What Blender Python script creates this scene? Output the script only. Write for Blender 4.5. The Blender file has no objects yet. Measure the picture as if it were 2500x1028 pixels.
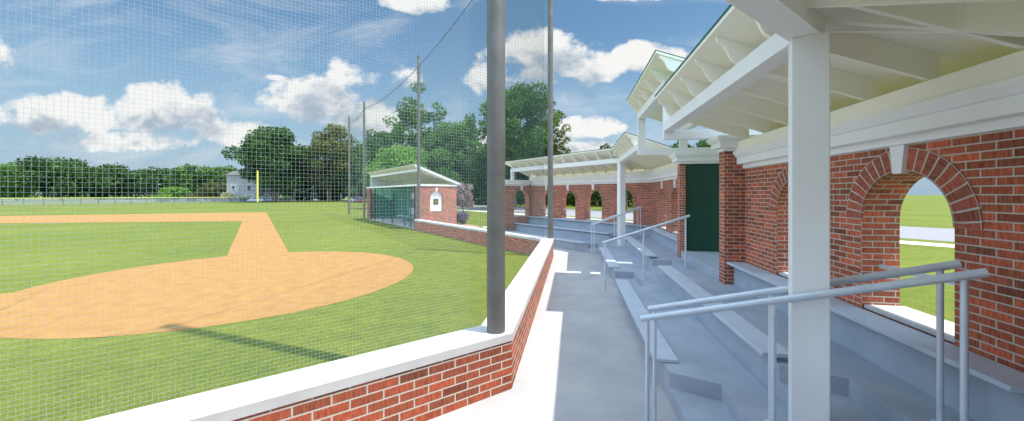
import bpy, bmesh, math, random
import numpy as np
from mathutils import Vector
R_ = math.radians
sc = bpy.context.scene
C = sc.collection
random.seed(7)

# ------------------------------------------------------------------ camera
H = 2.7                      # eye height over the walkway
cam_d = bpy.data.cameras.new('camera'); cam = bpy.data.objects.new('camera', cam_d); C.objects.link(cam)
cam.location = (0, 0, H); cam.rotation_euler = (R_(90), 0, 0)
cam_d.sensor_width = 36; cam_d.lens = 36 * 894.5234 / 2500
cam_d.shift_y = -(514 - 474.267) / 2500
cam_d.clip_start = .05; cam_d.clip_end = 3000
sc.camera = cam
F, X0, Y0 = 894.5234, 1250., 474.267

# ------------------------------------------------------------------ sun
SUN = Vector((.388, -.136, 1)).normalized()
sd = bpy.data.lights.new('sun', 'SUN'); so = bpy.data.objects.new('sun', sd); C.objects.link(so)
sd.energy = 2.05; sd.angle = R_(.5); sd.color = (1, .95, .87)
so.rotation_euler = SUN.to_track_quat('Z', 'Y').to_euler(); so.location = (30, -10, 60)

# ------------------------------------------------------------------ world: sky + clouds placed by direction
w = bpy.data.worlds.new('World'); sc.world = w; w.use_nodes = True
nt = w.node_tree; N = nt.nodes; Lk = nt.links; N.clear()
def nd(t, **k):
    n = N.new(t)
    for a, b in k.items(): setattr(n, a, b)
    return n
def mth(op, a, b=None, c=None, clamp=False):
    n = nd('ShaderNodeMath', operation=op); n.use_clamp = clamp
    for i, v in enumerate((a, b, c)):
        if v is None: continue
        if isinstance(v, (int, float)): n.inputs[i].default_value = v
        else: Lk.new(v, n.inputs[i])
    return n.outputs[0]
sky = nd('ShaderNodeTexSky', sky_type='NISHITA'); sky.sun_disc = False
sky.sun_elevation = math.asin(SUN.z); sky.sun_rotation = math.atan2(SUN.x, SUN.y)
sky.altitude = 50; sky.air_density = 1.0; sky.dust_density = .6; sky.ozone_density = 1.6
SKY_STR = .15
tc = nd('ShaderNodeTexCoord'); sp = nd('ShaderNodeSeparateXYZ'); Lk.new(tc.outputs['Generated'], sp.inputs[0])
x, y, z = sp.outputs
ym = mth('MAXIMUM', y, .08)
u = mth('DIVIDE', x, ym); v = mth('DIVIDE', z, ym)
cb = nd('ShaderNodeCombineXYZ'); Lk.new(u, cb.inputs[0]); Lk.new(v, cb.inputs[1])
def fbm(scale, detail, rough, off=0, sy=1.0, dist=0):
    m = nd('ShaderNodeMapping'); m.inputs['Location'].default_value = (off, off * .7, off * .3)
    m.inputs['Scale'].default_value = (1, sy, 1); Lk.new(cb.outputs[0], m.inputs[0])
    n = nd('ShaderNodeTexNoise'); n.inputs['Scale'].default_value = scale; n.inputs['Detail'].default_value = detail
    n.inputs['Roughness'].default_value = rough; n.inputs['Distortion'].default_value = dist
    Lk.new(m.outputs[0], n.inputs[0]); return n.outputs[0]
n1 = fbm(7, 9, .60, 3.1, 1.25); n2 = fbm(2.2, 4, .5, 9.7, 1.4); n3 = fbm(13, 7, .6, 5.3, 1.4, .3); nb = fbm(24, 5, .55, 8.8, 1.2)
#        cx   cy   rx  ry  strength
CL = [(430, 262, 150, 62, 1.15), (400, 300, 170, 30, .8), (770, 255, 120, 66, 1.3), (930, 190, 160, 50, .95), (880, 290, 150, 62, 1.0),
      (1030, 5, 95, 42, .9), (1345, 135, 120, 62, 1.25), (1420, 165, 90, 50, 1.1), (1290, 190, 100, 50, .9), (1600, 150, 115, 46, 1.05),
      (1430, 315, 90, 36, .7), (600, 335, 110, 40, .75), (1170, 200, 50, 60, .7), (672, 190, 44, 12, .55), (1450, 365, 110, 22, .9),
      (1520, -10, 230, 26, .6), (120, 285, 170, 60, 1.1), (-60, 130, 150, 50, .9), (300, 350, 230, 34, .6), (1180, 340, 300, 40, .5)]
def cloud_field(vv):
    field = None
    for cx, cy, rx, ry, st in CL:
        ui, vi = (cx - X0) / F, (Y0 - cy) / F
        du = mth('DIVIDE', mth('SUBTRACT', u, ui), rx / F); dv = mth('DIVIDE', mth('SUBTRACT', vv, vi), ry / F)
        dv = mth('MULTIPLY', dv, mth('ADD', 1.0, mth('MULTIPLY', mth('LESS_THAN', dv, 0), .30)))   # flatter bases
        e = mth('SUBTRACT', st, mth('ADD', mth('MULTIPLY', du, du), mth('MULTIPLY', dv, dv)))
        field = e if field is None else mth('MAXIMUM', field, e)
    return mth('MAXIMUM', field, -1.2)
field = cloud_field(v)
above = cloud_field(mth('ADD', v, .055))
dens = mth('ADD', mth('MULTIPLY', field, .56), mth('MULTIPLY', mth('SUBTRACT', n1, .5), 2.9))
mr = nd('ShaderNodeMapRange', interpolation_type='SMOOTHSTEP'); Lk.new(dens, mr.inputs[0])
mr.inputs['From Min'].default_value = .06; mr.inputs['From Max'].default_value = .46
alpha = mr.outputs[0]
front = nd('ShaderNodeMapRange'); Lk.new(y, front.inputs[0]); front.inputs['From Min'].default_value = .05; front.inputs['From Max'].default_value = .2
alpha = mth('MULTIPLY', alpha, front.outputs[0])
# thin cirrus veil
cir = nd('ShaderNodeMapRange', interpolation_type='SMOOTHSTEP'); Lk.new(fbm(2.4, 8, .62, 1.7, 3.2, .6), cir.inputs[0])
cir.inputs['From Min'].default_value = .46; cir.inputs['From Max'].default_value = .78; cir.inputs['To Max'].default_value = .5
alpha2 = mth('MAXIMUM', alpha, mth('MULTIPLY', cir.outputs[0], front.outputs[0]))
sh = nd('ShaderNodeMapRange', interpolation_type='SMOOTHSTEP')
Lk.new(mth('ADD', mth('MULTIPLY', above, .55), mth('ADD', mth('MULTIPLY', mth('SUBTRACT', n3, .5), 2.2), mth('MULTIPLY', mth('SUBTRACT', n2, .5), .8))), sh.inputs[0])
sh.inputs['From Min'].default_value = -.05; sh.inputs['From Max'].default_value = .80
cc = nd('ShaderNodeMix', data_type='RGBA'); Lk.new(sh.outputs[0], cc.inputs[0])
cc.inputs[6].default_value = (.96, .96, .94, 1); cc.inputs[7].default_value = (.42, .50, .60, 1)
cl = nd('ShaderNodeVectorMath', operation='SCALE'); Lk.new(cc.outputs[2], cl.inputs[0]); cl.inputs['Scale'].default_value = 1.0 / SKY_STR * .345
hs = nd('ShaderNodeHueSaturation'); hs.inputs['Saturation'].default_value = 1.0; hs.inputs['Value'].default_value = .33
tn = nd('ShaderNodeVectorMath', operation='MULTIPLY'); Lk.new(sky.outputs[0], tn.inputs[0]); tn.inputs[1].default_value = (.80, 1.0, 1.0); Lk.new(tn.outputs[0], hs.inputs['Color'])
# the air pales and greys towards the horizon
hz = nd('ShaderNodeMapRange', interpolation_type='SMOOTHSTEP'); Lk.new(z, hz.inputs[0]); hz.inputs['From Min'].default_value = -.02; hz.inputs['From Max'].default_value = .42
hz.inputs['To Min'].default_value = .95; hz.inputs['To Max'].default_value = 0
mh = nd('ShaderNodeMix', data_type='RGBA'); Lk.new(hz.outputs[0], mh.inputs[0]); Lk.new(hs.outputs[0], mh.inputs[6]); mh.inputs[7].default_value = (.84, 1.18, 1.52, 1)
mx = nd('ShaderNodeMix', data_type='RGBA'); Lk.new(alpha2, mx.inputs[0]); Lk.new(mh.outputs[2], mx.inputs[6]); Lk.new(cl.outputs[0], mx.inputs[7])
# bright broken cloud added overhead and behind, out of view, as fill light
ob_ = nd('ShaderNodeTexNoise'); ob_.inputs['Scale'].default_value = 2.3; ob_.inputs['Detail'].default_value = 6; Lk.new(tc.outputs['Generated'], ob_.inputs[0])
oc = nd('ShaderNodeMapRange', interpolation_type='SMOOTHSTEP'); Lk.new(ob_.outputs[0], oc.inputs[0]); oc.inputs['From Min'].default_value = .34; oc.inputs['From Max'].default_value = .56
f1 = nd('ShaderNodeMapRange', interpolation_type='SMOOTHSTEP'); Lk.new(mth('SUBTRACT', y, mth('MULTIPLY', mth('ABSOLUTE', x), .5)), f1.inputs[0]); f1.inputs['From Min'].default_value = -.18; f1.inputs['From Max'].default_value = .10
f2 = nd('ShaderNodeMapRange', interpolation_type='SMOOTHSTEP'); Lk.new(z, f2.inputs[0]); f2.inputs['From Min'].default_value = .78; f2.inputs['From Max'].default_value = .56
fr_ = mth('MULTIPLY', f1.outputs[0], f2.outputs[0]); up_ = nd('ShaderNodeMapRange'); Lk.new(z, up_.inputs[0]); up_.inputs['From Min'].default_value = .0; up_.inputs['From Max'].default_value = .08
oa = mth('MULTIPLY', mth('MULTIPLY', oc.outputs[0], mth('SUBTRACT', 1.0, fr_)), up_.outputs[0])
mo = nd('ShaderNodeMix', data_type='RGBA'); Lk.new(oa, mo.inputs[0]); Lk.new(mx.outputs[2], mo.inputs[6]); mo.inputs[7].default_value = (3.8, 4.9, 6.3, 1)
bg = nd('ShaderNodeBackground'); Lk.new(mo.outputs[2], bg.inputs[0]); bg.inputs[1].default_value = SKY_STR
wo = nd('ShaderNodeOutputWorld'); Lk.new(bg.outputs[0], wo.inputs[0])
sc.view_settings.view_transform = 'Standard'; sc.view_settings.look = 'None'
sc.view_settings.exposure = 1.5; sc.view_settings.gamma = 1
sc.cycles.max_bounces = 8; sc.cycles.transparent_max_bounces = 48; sc.cycles.diffuse_bounces = 5

# ------------------------------------------------------------------ materials
def mat(name, col, rough=.75, metal=0, var=0, vscale=3, bump=0, bscale=60, col2=None, spec=.4, detail=6, obj=True, wet=None):
    m = bpy.data.materials.new(name); m.use_nodes = True; t = m.node_tree; b = t.nodes['Principled BSDF']
    b.inputs['Roughness'].default_value = rough; b.inputs['Metallic'].default_value = metal
    b.inputs['Specular IOR Level'].default_value = spec
    b.inputs['Base Color'].default_value = (*col, 1)
    tcn = t.nodes.new('ShaderNodeTexCoord')
    if var or col2:
        no = t.nodes.new('ShaderNodeTexNoise'); no.inputs['Scale'].default_value = vscale; no.inputs['Detail'].default_value = detail
        no.inputs['Roughness'].default_value = .6
        t.links.new(tcn.outputs['Object'], no.inputs[0])
        mr = t.nodes.new('ShaderNodeMapRange'); t.links.new(no.outputs[0], mr.inputs[0])
        mr.inputs['From Min'].default_value = .3; mr.inputs['From Max'].default_value = .7
        mi = t.nodes.new('ShaderNodeMix'); mi.data_type = 'RGBA'; t.links.new(mr.outputs[0], mi.inputs[0])
        c2 = col2 if col2 else tuple(min(1, c * (1 + var)) for c in col)
        c1 = col if col2 else tuple(c * (1 - var) for c in col)
        mi.inputs[6].default_value = (*c1, 1); mi.inputs[7].default_value = (*c2, 1)
        t.links.new(mi.outputs[2], b.inputs['Base Color'])
    if bump:
        nb = t.nodes.new('ShaderNodeTexNoise'); nb.inputs['Scale'].default_value = bscale; nb.inputs['Detail'].default_value = 4
        t.links.new(tcn.outputs['Object'], nb.inputs[0])
        bu = t.nodes.new('ShaderNodeBump'); bu.inputs['Strength'].default_value = bump; bu.inputs['Distance'].default_value = .01
        t.links.new(nb.outputs[0], bu.inputs['Height']); t.links.new(bu.outputs[0], b.inputs['Normal'])
    return m

def brick_mat(name, c1, c2, mortar, bw=.35, rh=.107, ring=False, scale=1.0):
    m = bpy.data.materials.new(name); m.use_nodes = True; t = m.node_tree; b = t.nodes['Principled BSDF']
    uv = t.nodes.new('ShaderNodeUVMap'); L = t.links
    br = t.nodes.new('ShaderNodeTexBrick'); L.new(uv.outputs[0], br.inputs[0])
    br.inputs['Scale'].default_value = 1; br.inputs['Brick Width'].default_value = .25 if ring else bw
    br.inputs['Row Height'].default_value = rh; br.inputs['Mortar Size'].default_value = .009 if ring else .0078 * rh / .085
    br.inputs['Mortar Smooth'].default_value = .25; br.inputs['Bias'].default_value = -.1
    br.offset = 0 if ring else .5
    br.inputs['Color1'].default_value = (*c1, 1); br.inputs['Color2'].default_value = (*c2, 1); br.inputs['Mortar'].default_value = (*mortar, 1)
    # a second brick node in grey gives a per-brick random value
    b2 = t.nodes.new('ShaderNodeTexBrick'); L.new(uv.outputs[0], b2.inputs[0])
    for k in ('Scale', 'Brick Width', 'Row Height'): b2.inputs[k].default_value = br.inputs[k].default_value
    b2.offset = br.offset; b2.inputs['Mortar Size'].default_value = 0
    b2.inputs['Color1'].default_value = (0, 0, 0, 1); b2.inputs['Color2'].default_value = (1, 1, 1, 1)
    # per-brick hue: mix third colour by hashed value
    wn = t.nodes.new('ShaderNodeMath'); wn.operation = 'FRACT'
    mu = t.nodes.new('ShaderNodeMath'); mu.operation = 'MULTIPLY'; mu.inputs[1].default_value = 17.3
    L.new(b2.outputs[0], mu.inputs[0]); L.new(mu.outputs[0], wn.inputs[0])
    mi = t.nodes.new('ShaderNodeMix'); mi.data_type = 'RGBA'; mi.blend_type = 'MULTIPLY'; mi.inputs[0].default_value = .85
    rp = t.nodes.new('ShaderNodeValToRGB'); L.new(wn.outputs[0], rp.inputs[0])
    e = rp.color_ramp.elements; e[0].color = (.62, .60, .60, 1); e[1].color = (1.25, 1.05, 1.0, 1)
    x = e.new(.35); x.color = (.85, .9, .85, 1); x = e.new(.7); x.color = (1.1, .95, .9, 1)
    # streaky wear
    mp = t.nodes.new('ShaderNodeMapping'); L.new(uv.outputs[0], mp.inputs[0]); mp.inputs['Scale'].default_value = (28, 5, 1)
    ns = t.nodes.new('ShaderNodeTexNoise'); L.new(mp.outputs[0], ns.inputs[0]); ns.inputs['Scale'].default_value = 1.6; ns.inputs['Detail'].default_value = 6
    mr = t.nodes.new('ShaderNodeMapRange'); L.new(ns.outputs[0], mr.inputs[0]); mr.inputs['From Min'].default_value = .3; mr.inputs['From Max'].default_value = .72
    mr.inputs['To Min'].default_value = .62; mr.inputs['To Max'].default_value = 1.45
    L.new(br.outputs[0], mi.inputs[6]); L.new(rp.outputs[0], mi.inputs[7])
    vm = t.nodes.new('ShaderNodeVectorMath'); vm.operation = 'SCALE'; L.new(mi.outputs[2], vm.inputs[0]); L.new(mr.outputs[0], vm.inputs['Scale'])
    # keep mortar colour
    mo = t.nodes.new('ShaderNodeMix'); mo.data_type = 'RGBA'; L.new(br.outputs['Fac'], mo.inputs[0]); L.new(vm.outputs[0], mo.inputs[6]); mo.inputs[7].default_value = (*mortar, 1)
    L.new(mo.outputs[2], b.inputs['Base Color'])
    b.inputs['Roughness'].default_value = .85; b.inputs['Specular IOR Level'].default_value = .25
    bu = t.nodes.new('ShaderNodeBump'); bu.inputs['Strength'].default_value = .7; bu.inputs['Distance'].default_value = .008; bu.invert = True
    ad = t.nodes.new('ShaderNodeMath'); ad.operation = 'SUBTRACT'; L.new(br.outputs['Fac'], ad.inputs[0])
    n4 = t.nodes.new('ShaderNodeMath'); n4.operation = 'MULTIPLY'; n4.inputs[1].default_value = .35; L.new(ns.outputs[0], n4.inputs[0]); L.new(n4.outputs[0], ad.inputs[1])
    L.new(ad.outputs[0], bu.inputs['Height']); L.new(bu.outputs[0], b.inputs['Normal'])
    return m

def grass_mat():
    m = bpy.data.materials.new('mown_grass'); m.use_nodes = True; t = m.node_tree; b = t.nodes['Principled BSDF']; L = t.links
    tcn = t.nodes.new('ShaderNodeTexCoord')
    def no(s, d, sx=1, sy=1, r=.6):
        mp = t.nodes.new('ShaderNodeMapping'); mp.inputs['Scale'].default_value = (sx, sy, 1); L.new(tcn.outputs['Object'], mp.inputs[0])
        n = t.nodes.new('ShaderNodeTexNoise'); n.inputs['Scale'].default_value = s; n.inputs['Detail'].default_value = d; n.inputs['Roughness'].default_value = r
        L.new(mp.outputs[0], n.inputs[0]); return n.outputs[0]
    fine = no(26, 8, r=.75); mid = no(2.2, 6); big = no(.12, 4)
    def ad(a, b_, k):
        q = t.nodes.new('ShaderNodeMath'); q.operation = 'MULTIPLY_ADD'; L.new(a, q.inputs[0]); q.inputs[1].default_value = k
        if isinstance(b_, float): q.inputs[2].default_value = b_
        else: L.new(b_, q.inputs[2])
        return q.outputs[0]
    s = ad(fine, ad(mid, ad(big, 0.0, .25), .25), .75)
    r = t.nodes.new('ShaderNodeValToRGB'); L.new(s, r.inputs[0]); e = r.color_ramp.elements
    e[0].position = .46; e[0].color = (.058, .088, .012, 1); e[1].position = .76; e[1].color = (.21, .225, .034, 1)
    x = e.new(.60); x.color = (.118, .152, .018, 1)
    L.new(r.outputs[0], b.inputs['Base Color']); b.inputs['Roughness'].default_value = .9; b.inputs['Specular IOR Level'].default_value = .2
    bu = t.nodes.new('ShaderNodeBump'); bu.inputs['Strength'].default_value = .6; bu.inputs['Distance'].default_value = .03
    L.new(fine, bu.inputs['Height']); L.new(bu.outputs[0], b.inputs['Normal'])
    return m

def leaf_mat(name, c1, c2, trans=.35):
    m = bpy.data.materials.new(name); m.use_nodes = True; t = m.node_tree; t.nodes.clear(); L = t.links
    at = t.nodes.new('ShaderNodeAttribute'); at.attribute_name = 'tint'
    mi = t.nodes.new('ShaderNodeMix'); mi.data_type = 'RGBA'; L.new(at.outputs['Fac'], mi.inputs[0])
    mi.inputs[6].default_value = (*c1, 1); mi.inputs[7].default_value = (*c2, 1)
    d = t.nodes.new('ShaderNodeBsdfPrincipled'); d.inputs['Roughness'].default_value = .6; d.inputs['Specular IOR Level'].default_value = .25; L.new(mi.outputs[2], d.inputs['Base Color'])
    tr = t.nodes.new('ShaderNodeBsdfTranslucent'); L.new(mi.outputs[2], tr.inputs[0])
    ms = t.nodes.new('ShaderNodeMixShader'); ms.inputs[0].default_value = trans; L.new(d.outputs[0], ms.inputs[1]); L.new(tr.outputs[0], ms.inputs[2])
    o = t.nodes.new('ShaderNodeOutputMaterial'); L.new(ms.outputs[0], o.inputs[0]); return m

def clear_mat(name, col, a, rough=.6):
    m = bpy.data.materials.new(name); m.use_nodes = True; t = m.node_tree; b = t.nodes['Principled BSDF']
    b.inputs['Base Color'].default_value = (*col, 1); b.inputs['Roughness'].default_value = rough; b.inputs['Alpha'].default_value = a
    return m

M = dict(
    brick=brick_mat('red_brick', (.50, .135, .068), (.26, .09, .058), (.52, .50, .43), bw=.25, rh=.077),
    bigbrick=brick_mat('large_red_brick', (.44, .11, .058), (.25, .08, .05), (.58, .55, .46)),
    ring=brick_mat('red_brick_voussoir', (.35, .11, .07), (.27, .09, .06), (.52, .49, .42), ring=True),
    walk=mat('walkway_concrete', (.37, .375, .385), .85, var=0, col2=(.50, .485, .475), vscale=1.1, bump=.25, bscale=90),
    terrace=mat('terrace_concrete', (.31, .36, .42), .85, col2=(.41, .46, .52), vscale=1.6, bump=.25, bscale=110),
    bench=mat('bench_slab', (.42, .48, .55), .7, col2=(.52, .57, .63), vscale=2.5, bump=.12, bscale=120),
    cap=mat('coping_stone', (.52, .50, .49), .8, col2=(.66, .64, .62), vscale=2, bump=.2, bscale=100),
    white=mat('painted_trim', (.84, .83, .82), .55, col2=(.88, .87, .86), vscale=1.2, bump=.05, bscale=40),
    cream=mat('cream_soffit', (.90, .86, .75), .7, col2=(.93, .90, .80), vscale=1.0, bump=.06, bscale=30),
    green_roof=mat('green_roof_metal', (.02, .13, .08), .45, metal=.2, var=.2),
    green=mat('dark_green_panel', (.007, .052, .030), .5, var=.25, vscale=120, detail=2),
    dugreen=mat('dugout_green_panel', (.075, .25, .175), .5, var=.15, vscale=3),
    pole=mat('weathered_steel_pole', (.13, .122, .11), .6, metal=.2, col2=(.19, .18, .165), vscale=3, bump=.15, bscale=60),
    rail=mat('galvanised_rail', (.62, .68, .74), .38, metal=.25, var=.08, vscale=5),
    dark=mat('dark_metal', (.04, .045, .05), .5),
    rope=clear_mat('net_cord', (.42, .55, .60), .21),
    ropefar=clear_mat('far_net_cord', (.10, .17, .16), .22),
    chain=clear_mat('chain_link', (.32, .36, .42), .28),
    cable=mat('steel_cable', (.05, .05, .055), .5),
    dirt=mat('infield_clay', (.31, .155, .040), .95, col2=(.39, .215, .060), vscale=2.5, bump=.5, bscale=70, detail=10),
    mulch=mat('bark_mulch', (.30, .19, .12), .95, col2=(.48, .32, .22), vscale=14, bump=.8, bscale=30),
    path=mat('pale_pavement', (.68, .65, .62), .85, var=.1, vscale=2),
    road=mat('road_asphalt', (.26, .25, .26), .9, var=.12, vscale=4),
    lot=mat('far_asphalt', (.26, .26, .26), .9, var=.12, vscale=2),
    yellow=mat('yellow_paint', (.85, .80, .12), .5, var=.05),
    bark=mat('tree_bark', (.09, .07, .05), .95, col2=(.16, .13, .10), vscale=6, bump=.8, bscale=12),
    siding=mat('white_siding', (.36, .36, .39), .7, var=.06, vscale=.6),
    roofing=mat('grey_shingle', (.12, .12, .13), .9, var=.2, vscale=4),
    glass=mat('window_glass', (.02, .03, .035), .1, spec=.8),
    bronze=mat('bronze_plate', (.10, .08, .03), .45, metal=.4, var=.2, vscale=20),
    gold=mat('gold_lettering', (.55, .45, .18), .4, metal=.4),
    silver=mat('silver_car_paint', (.45, .48, .52), .25, metal=.5), redp=mat('red_car_paint', (.45, .10, .08), .3, metal=.1), bluep=mat('pale_blue_car_paint', (.42, .52, .58), .3, metal=.2),
    tyre=mat('tyre_rubber', (.015, .015, .016), .8), skin=mat('skin', (.42, .26, .18), .6), shirt=mat('white_shirt', (.78, .78, .78), .8), jeans=mat('dark_trousers', (.04, .06, .09), .8),
    hair=mat('dark_hair', (.02, .015, .01), .6),
    grass=grass_mat(),
    far_brick=brick_mat('far_red_brick', (.30, .10, .08), (.22, .08, .07), (.35, .30, .27), bw=.4, rh=.12),
)
LEAF = dict(
    dark=leaf_mat('dark_green_foliage', (.020, .060, .012), (.10, .20, .035)),
    mid=leaf_mat('mid_green_foliage', (.035, .10, .016), (.17, .32, .05)),
    bright=leaf_mat('bright_green_foliage', (.07, .19, .02), (.28, .48, .07)),
    olive=leaf_mat('olive_foliage', (.045, .070, .014), (.22, .24, .06)),
    pink=leaf_mat('pink_blossom_foliage', (.07, .16, .05), (.75, .45, .56)),
    purple=leaf_mat('purple_foliage', (.11, .07, .11), (.40, .30, .42)),
    blossom=leaf_mat('cream_blossom_foliage', (.10, .17, .05), (.80, .74, .46)),
)

# ------------------------------------------------------------------ plan geometry of the stand (an octagon)
A0 = R_(9.4953); MC = 3.8591 * H; LW = -.829; Q = 5.421; T = math.tan(R_(22.5)); RO = Q / T
TH = {'A': 0, 'B': -45, 'D': 45}
ca, sa = math.cos(A0), math.sin(A0)
def W(seg, L, m, h=0.):
    th = R_(TH[seg]); r = RO + L - LW
    l2 = r * math.cos(th) - m * math.sin(th); m2 = r * math.sin(th) + m * math.cos(th)
    LL = l2 - RO + LW; MM = m2 + MC
    return Vector((LL * ca + MM * sa, MM * ca - LL * sa, h))
def qv(L): return Q + (L - LW) * T          # where a line at L meets the corner
def at(px, Y, h=0.): return Vector(((px - X0) / F * Y, Y, h))
def hpx(py, Y): return H + (Y0 - py) * Y / F
def ground(px, py): Y = F * H / (py - Y0); return at(px, Y)

# ------------------------------------------------------------------ mesh helpers
class MB:
    def __init__(s): s.v = []; s.f = []; s.uv = []
    def face(s, pts, uvs):
        i = len(s.v); s.v += [tuple(p) for p in pts]; s.f.append(tuple(range(i, i + len(pts)))); s.uv += [tuple(q) for q in uvs]
    def quad(s, a, b, c, d, uvs=None):
        if uvs is None: uvs = [(0, 0), (1, 0), (1, 1), (0, 1)]
        s.face([a, b, c, d], uvs)
    def sweep(s, prof, seg, f0, f1, caps=True, close=True):
        """prof: list of (L,h); f0/f1: M at each end as number or function of L"""
        g0 = f0 if callable(f0) else (lambda L: f0); g1 = f1 if callable(f1) else (lambda L: f1)
        n = len(prof); acc = 0
        for i in range(n if close else n - 1):
            (l0, h0), (l1, h1) = prof[i], prof[(i + 1) % n]
            d = math.hypot(l1 - l0, h1 - h0)
            if abs(h1 - h0) > abs(l1 - l0): va, vb = h0, h1
            else: va, vb = l0, l1
            s.face([W(seg, l0, g0(l0), h0), W(seg, l1, g0(l1), h1), W(seg, l1, g1(l1), h1), W(seg, l0, g1(l0), h0)],
                   [(g0(l0), va), (g0(l1), vb), (g1(l1), vb), (g1(l0), va)])
        if caps:
            for g, rev in ((g0, True), (g1, False)):
                p = [(l, h) for l, h in prof]
                if rev: p = p[::-1]
                s.face([W(seg, l, g(l), h) for l, h in p], [(l, h) for l, h in p])
        return s
    def box(s, seg, L0, L1, M0, M1, h0, h1):
        return s.sweep([(L0, h0), (L1, h0), (L1, h1), (L0, h1)], seg, M0, M1)
    def obox(s, c, ax, ay, hx, hy, z0, z1):
        """box centred at c with horizontal axes"""
        ax = Vector((ax[0], ax[1], 0)).normalized(); ay = Vector((ay[0], ay[1], 0)).normalized()
        P = lambda a, b, z: Vector((c[0], c[1], 0)) + ax * a + ay * b + Vector((0, 0, z))
        for (a0, b0, a1, b1) in ((-hx, -hy, hx, -hy), (hx, -hy, hx, hy), (hx, hy, -hx, hy), (-hx, hy, -hx, -hy)):
            l = math.hypot(a1 - a0, b1 - b0)
            s.face([P(a0, b0, z0), P(a1, b1, z0), P(a1, b1, z1), P(a0, b0, z1)], [(0, z0), (l, z0), (l, z1), (0, z1)])
        for z in (z0, z1):
            q = [(-hx, -hy), (hx, -hy), (hx, hy), (-hx, hy)]
            if z == z0: q = q[::-1]
            s.face([P(a, b, z) for a, b in q], q)
        return s
    def beam(s, p0, p1, wd, ht, up=Vector((0, 0, 1))):
        """rectangular bar from p0 to p1 (centre line)"""
        p0, p1 = Vector(p0), Vector(p1); d = (p1 - p0); l = d.length; d.normalize()
        sx = d.cross(up).normalized(); sz = sx.cross(d).normalized()
        c = [(-wd / 2, -ht / 2), (wd / 2, -ht / 2), (wd / 2, ht / 2), (-wd / 2, ht / 2)]
        A = [p0 + sx * a + sz * b for a, b in c]; B = [p1 + sx * a + sz * b for a, b in c]
        for i in range(4):
            j = (i + 1) % 4; s.face([A[i], A[j], B[j], B[i]], [(0, 0), (0, wd), (l, wd), (l, 0)])
        s.face(A[::-1], c); s.face(B, c); return s
    def tube(s, pts, r, n=10, cap=True, r1=None):
        pts = [Vector(p) for p in pts]; rings = []; k = len(pts)
        for i, p in enumerate(pts):
            d = (pts[min(i + 1, k - 1)] - pts[max(i - 1, 0)]).normalized()
            up = Vector((0, 0, 1)) if abs(d.z) < .9 else Vector((1, 0, 0))
            sx = d.cross(up).normalized(); sy = sx.cross(d)
            rr = r if r1 is None else r + (r1 - r) * i / (k - 1)
            rings.append([p + sx * rr * math.cos(2 * math.pi * j / n) + sy * rr * math.sin(2 * math.pi * j / n) for j in range(n)])
        for i in range(k - 1):
            for j in range(n):
                q = (j + 1) % n
                s.face([rings[i][j], rings[i][q], rings[i + 1][q], rings[i + 1][j]], [(j / n, i), ((j + 1) / n, i), ((j + 1) / n, i + 1), (j / n, i + 1)])
        if cap:
            s.face(rings[0][::-1], [(0, 0)] * n); s.face(rings[-1], [(0, 0)] * n)
        return s
    def build(s, name, m, parent=None, smooth=False, bevel=0, fix=True):
        me = bpy.data.meshes.new(name); off = Vector((0, 0, 0)); o_ = parent
        while o_ is not None: off += o_.location; o_ = o_.parent
        vv = [(a - off.x, b - off.y, c - off.z) for a, b, c in s.v]
        me.from_pydata(vv, [], s.f); me.update()
        uvl = me.uv_layers.new(name='UVMap'); uvl.data.foreach_set('uv', np.array(s.uv, dtype=np.float32).ravel())
        me.materials.append(m)
        if fix or smooth or bevel:
            bm = bmesh.new(); bm.from_mesh(me); bmesh.ops.remove_doubles(bm, verts=bm.verts, dist=.0004)
            if fix: bmesh.ops.recalc_face_normals(bm, faces=bm.faces)
            if bevel:
                ed = [e for e in bm.edges if len(e.link_faces) == 2 and e.calc_face_angle(0) > .6]
                bmesh.ops.bevel(bm, geom=ed, offset=bevel, segments=1, profile=.5, affect='EDGES', clamp_overlap=True)
            bm.to_mesh(me); bm.free()
        if smooth:
            for p in me.polygons: p.use_smooth = True
            try: me.set_sharp_from_angle(angle=R_(40))
            except Exception: pass
        ob = bpy.data.objects.new(name, me); C.objects.link(ob)
        if parent is not None: ob.parent = parent
        return ob
def tag(o, label=None, cat=None, group=None, kind=None):
    if label: o['label'] = label
    if cat: o['category'] = cat
    if group: o['group'] = group
    if kind: o['kind'] = kind
    return o
def thing(name, loc, label, cat, group=None):
    o = bpy.data.objects.new(name, None); C.objects.link(o); o.location = Vector(loc); o.empty_display_size = .3
    return tag(o, label, cat, group)
def struct(name, mb, m, kind='structure'):
    return tag(mb.build(name, m), kind=kind)

# ------------------------------------------------------------------ ground
def sheet(poly, z):
    b = MB(); b.face([(p[0], p[1], z) for p in poly], [(p[0], p[1]) for p in poly]); return b
struct('grass_field', sheet([(-1200, -300), (1200, -300), (1200, 1500), (-1200, 1500)], -.012), M['grass'])
# walkway between the field wall and the first step, all three sides of the stand
b = MB()
for seg, a0, a1 in (('B', -14, None), ('A', None, None), ('D', None, 12.)):
    if seg == 'B': f0, f1 = -14., lambda L: qv(L)
    elif seg == 'A': f0, f1 = (lambda L: -qv(L)), (lambda L: qv(L))
    else: f0, f1 = (lambda L: -qv(L)), 9.9
    b.sweep([(LW - .2, 0.), (LW - .2, .004), (1.5, .004), (1.5, 0.)], seg, f0, f1, caps=False)
struct('walkway', b, M['walk'])
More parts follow.
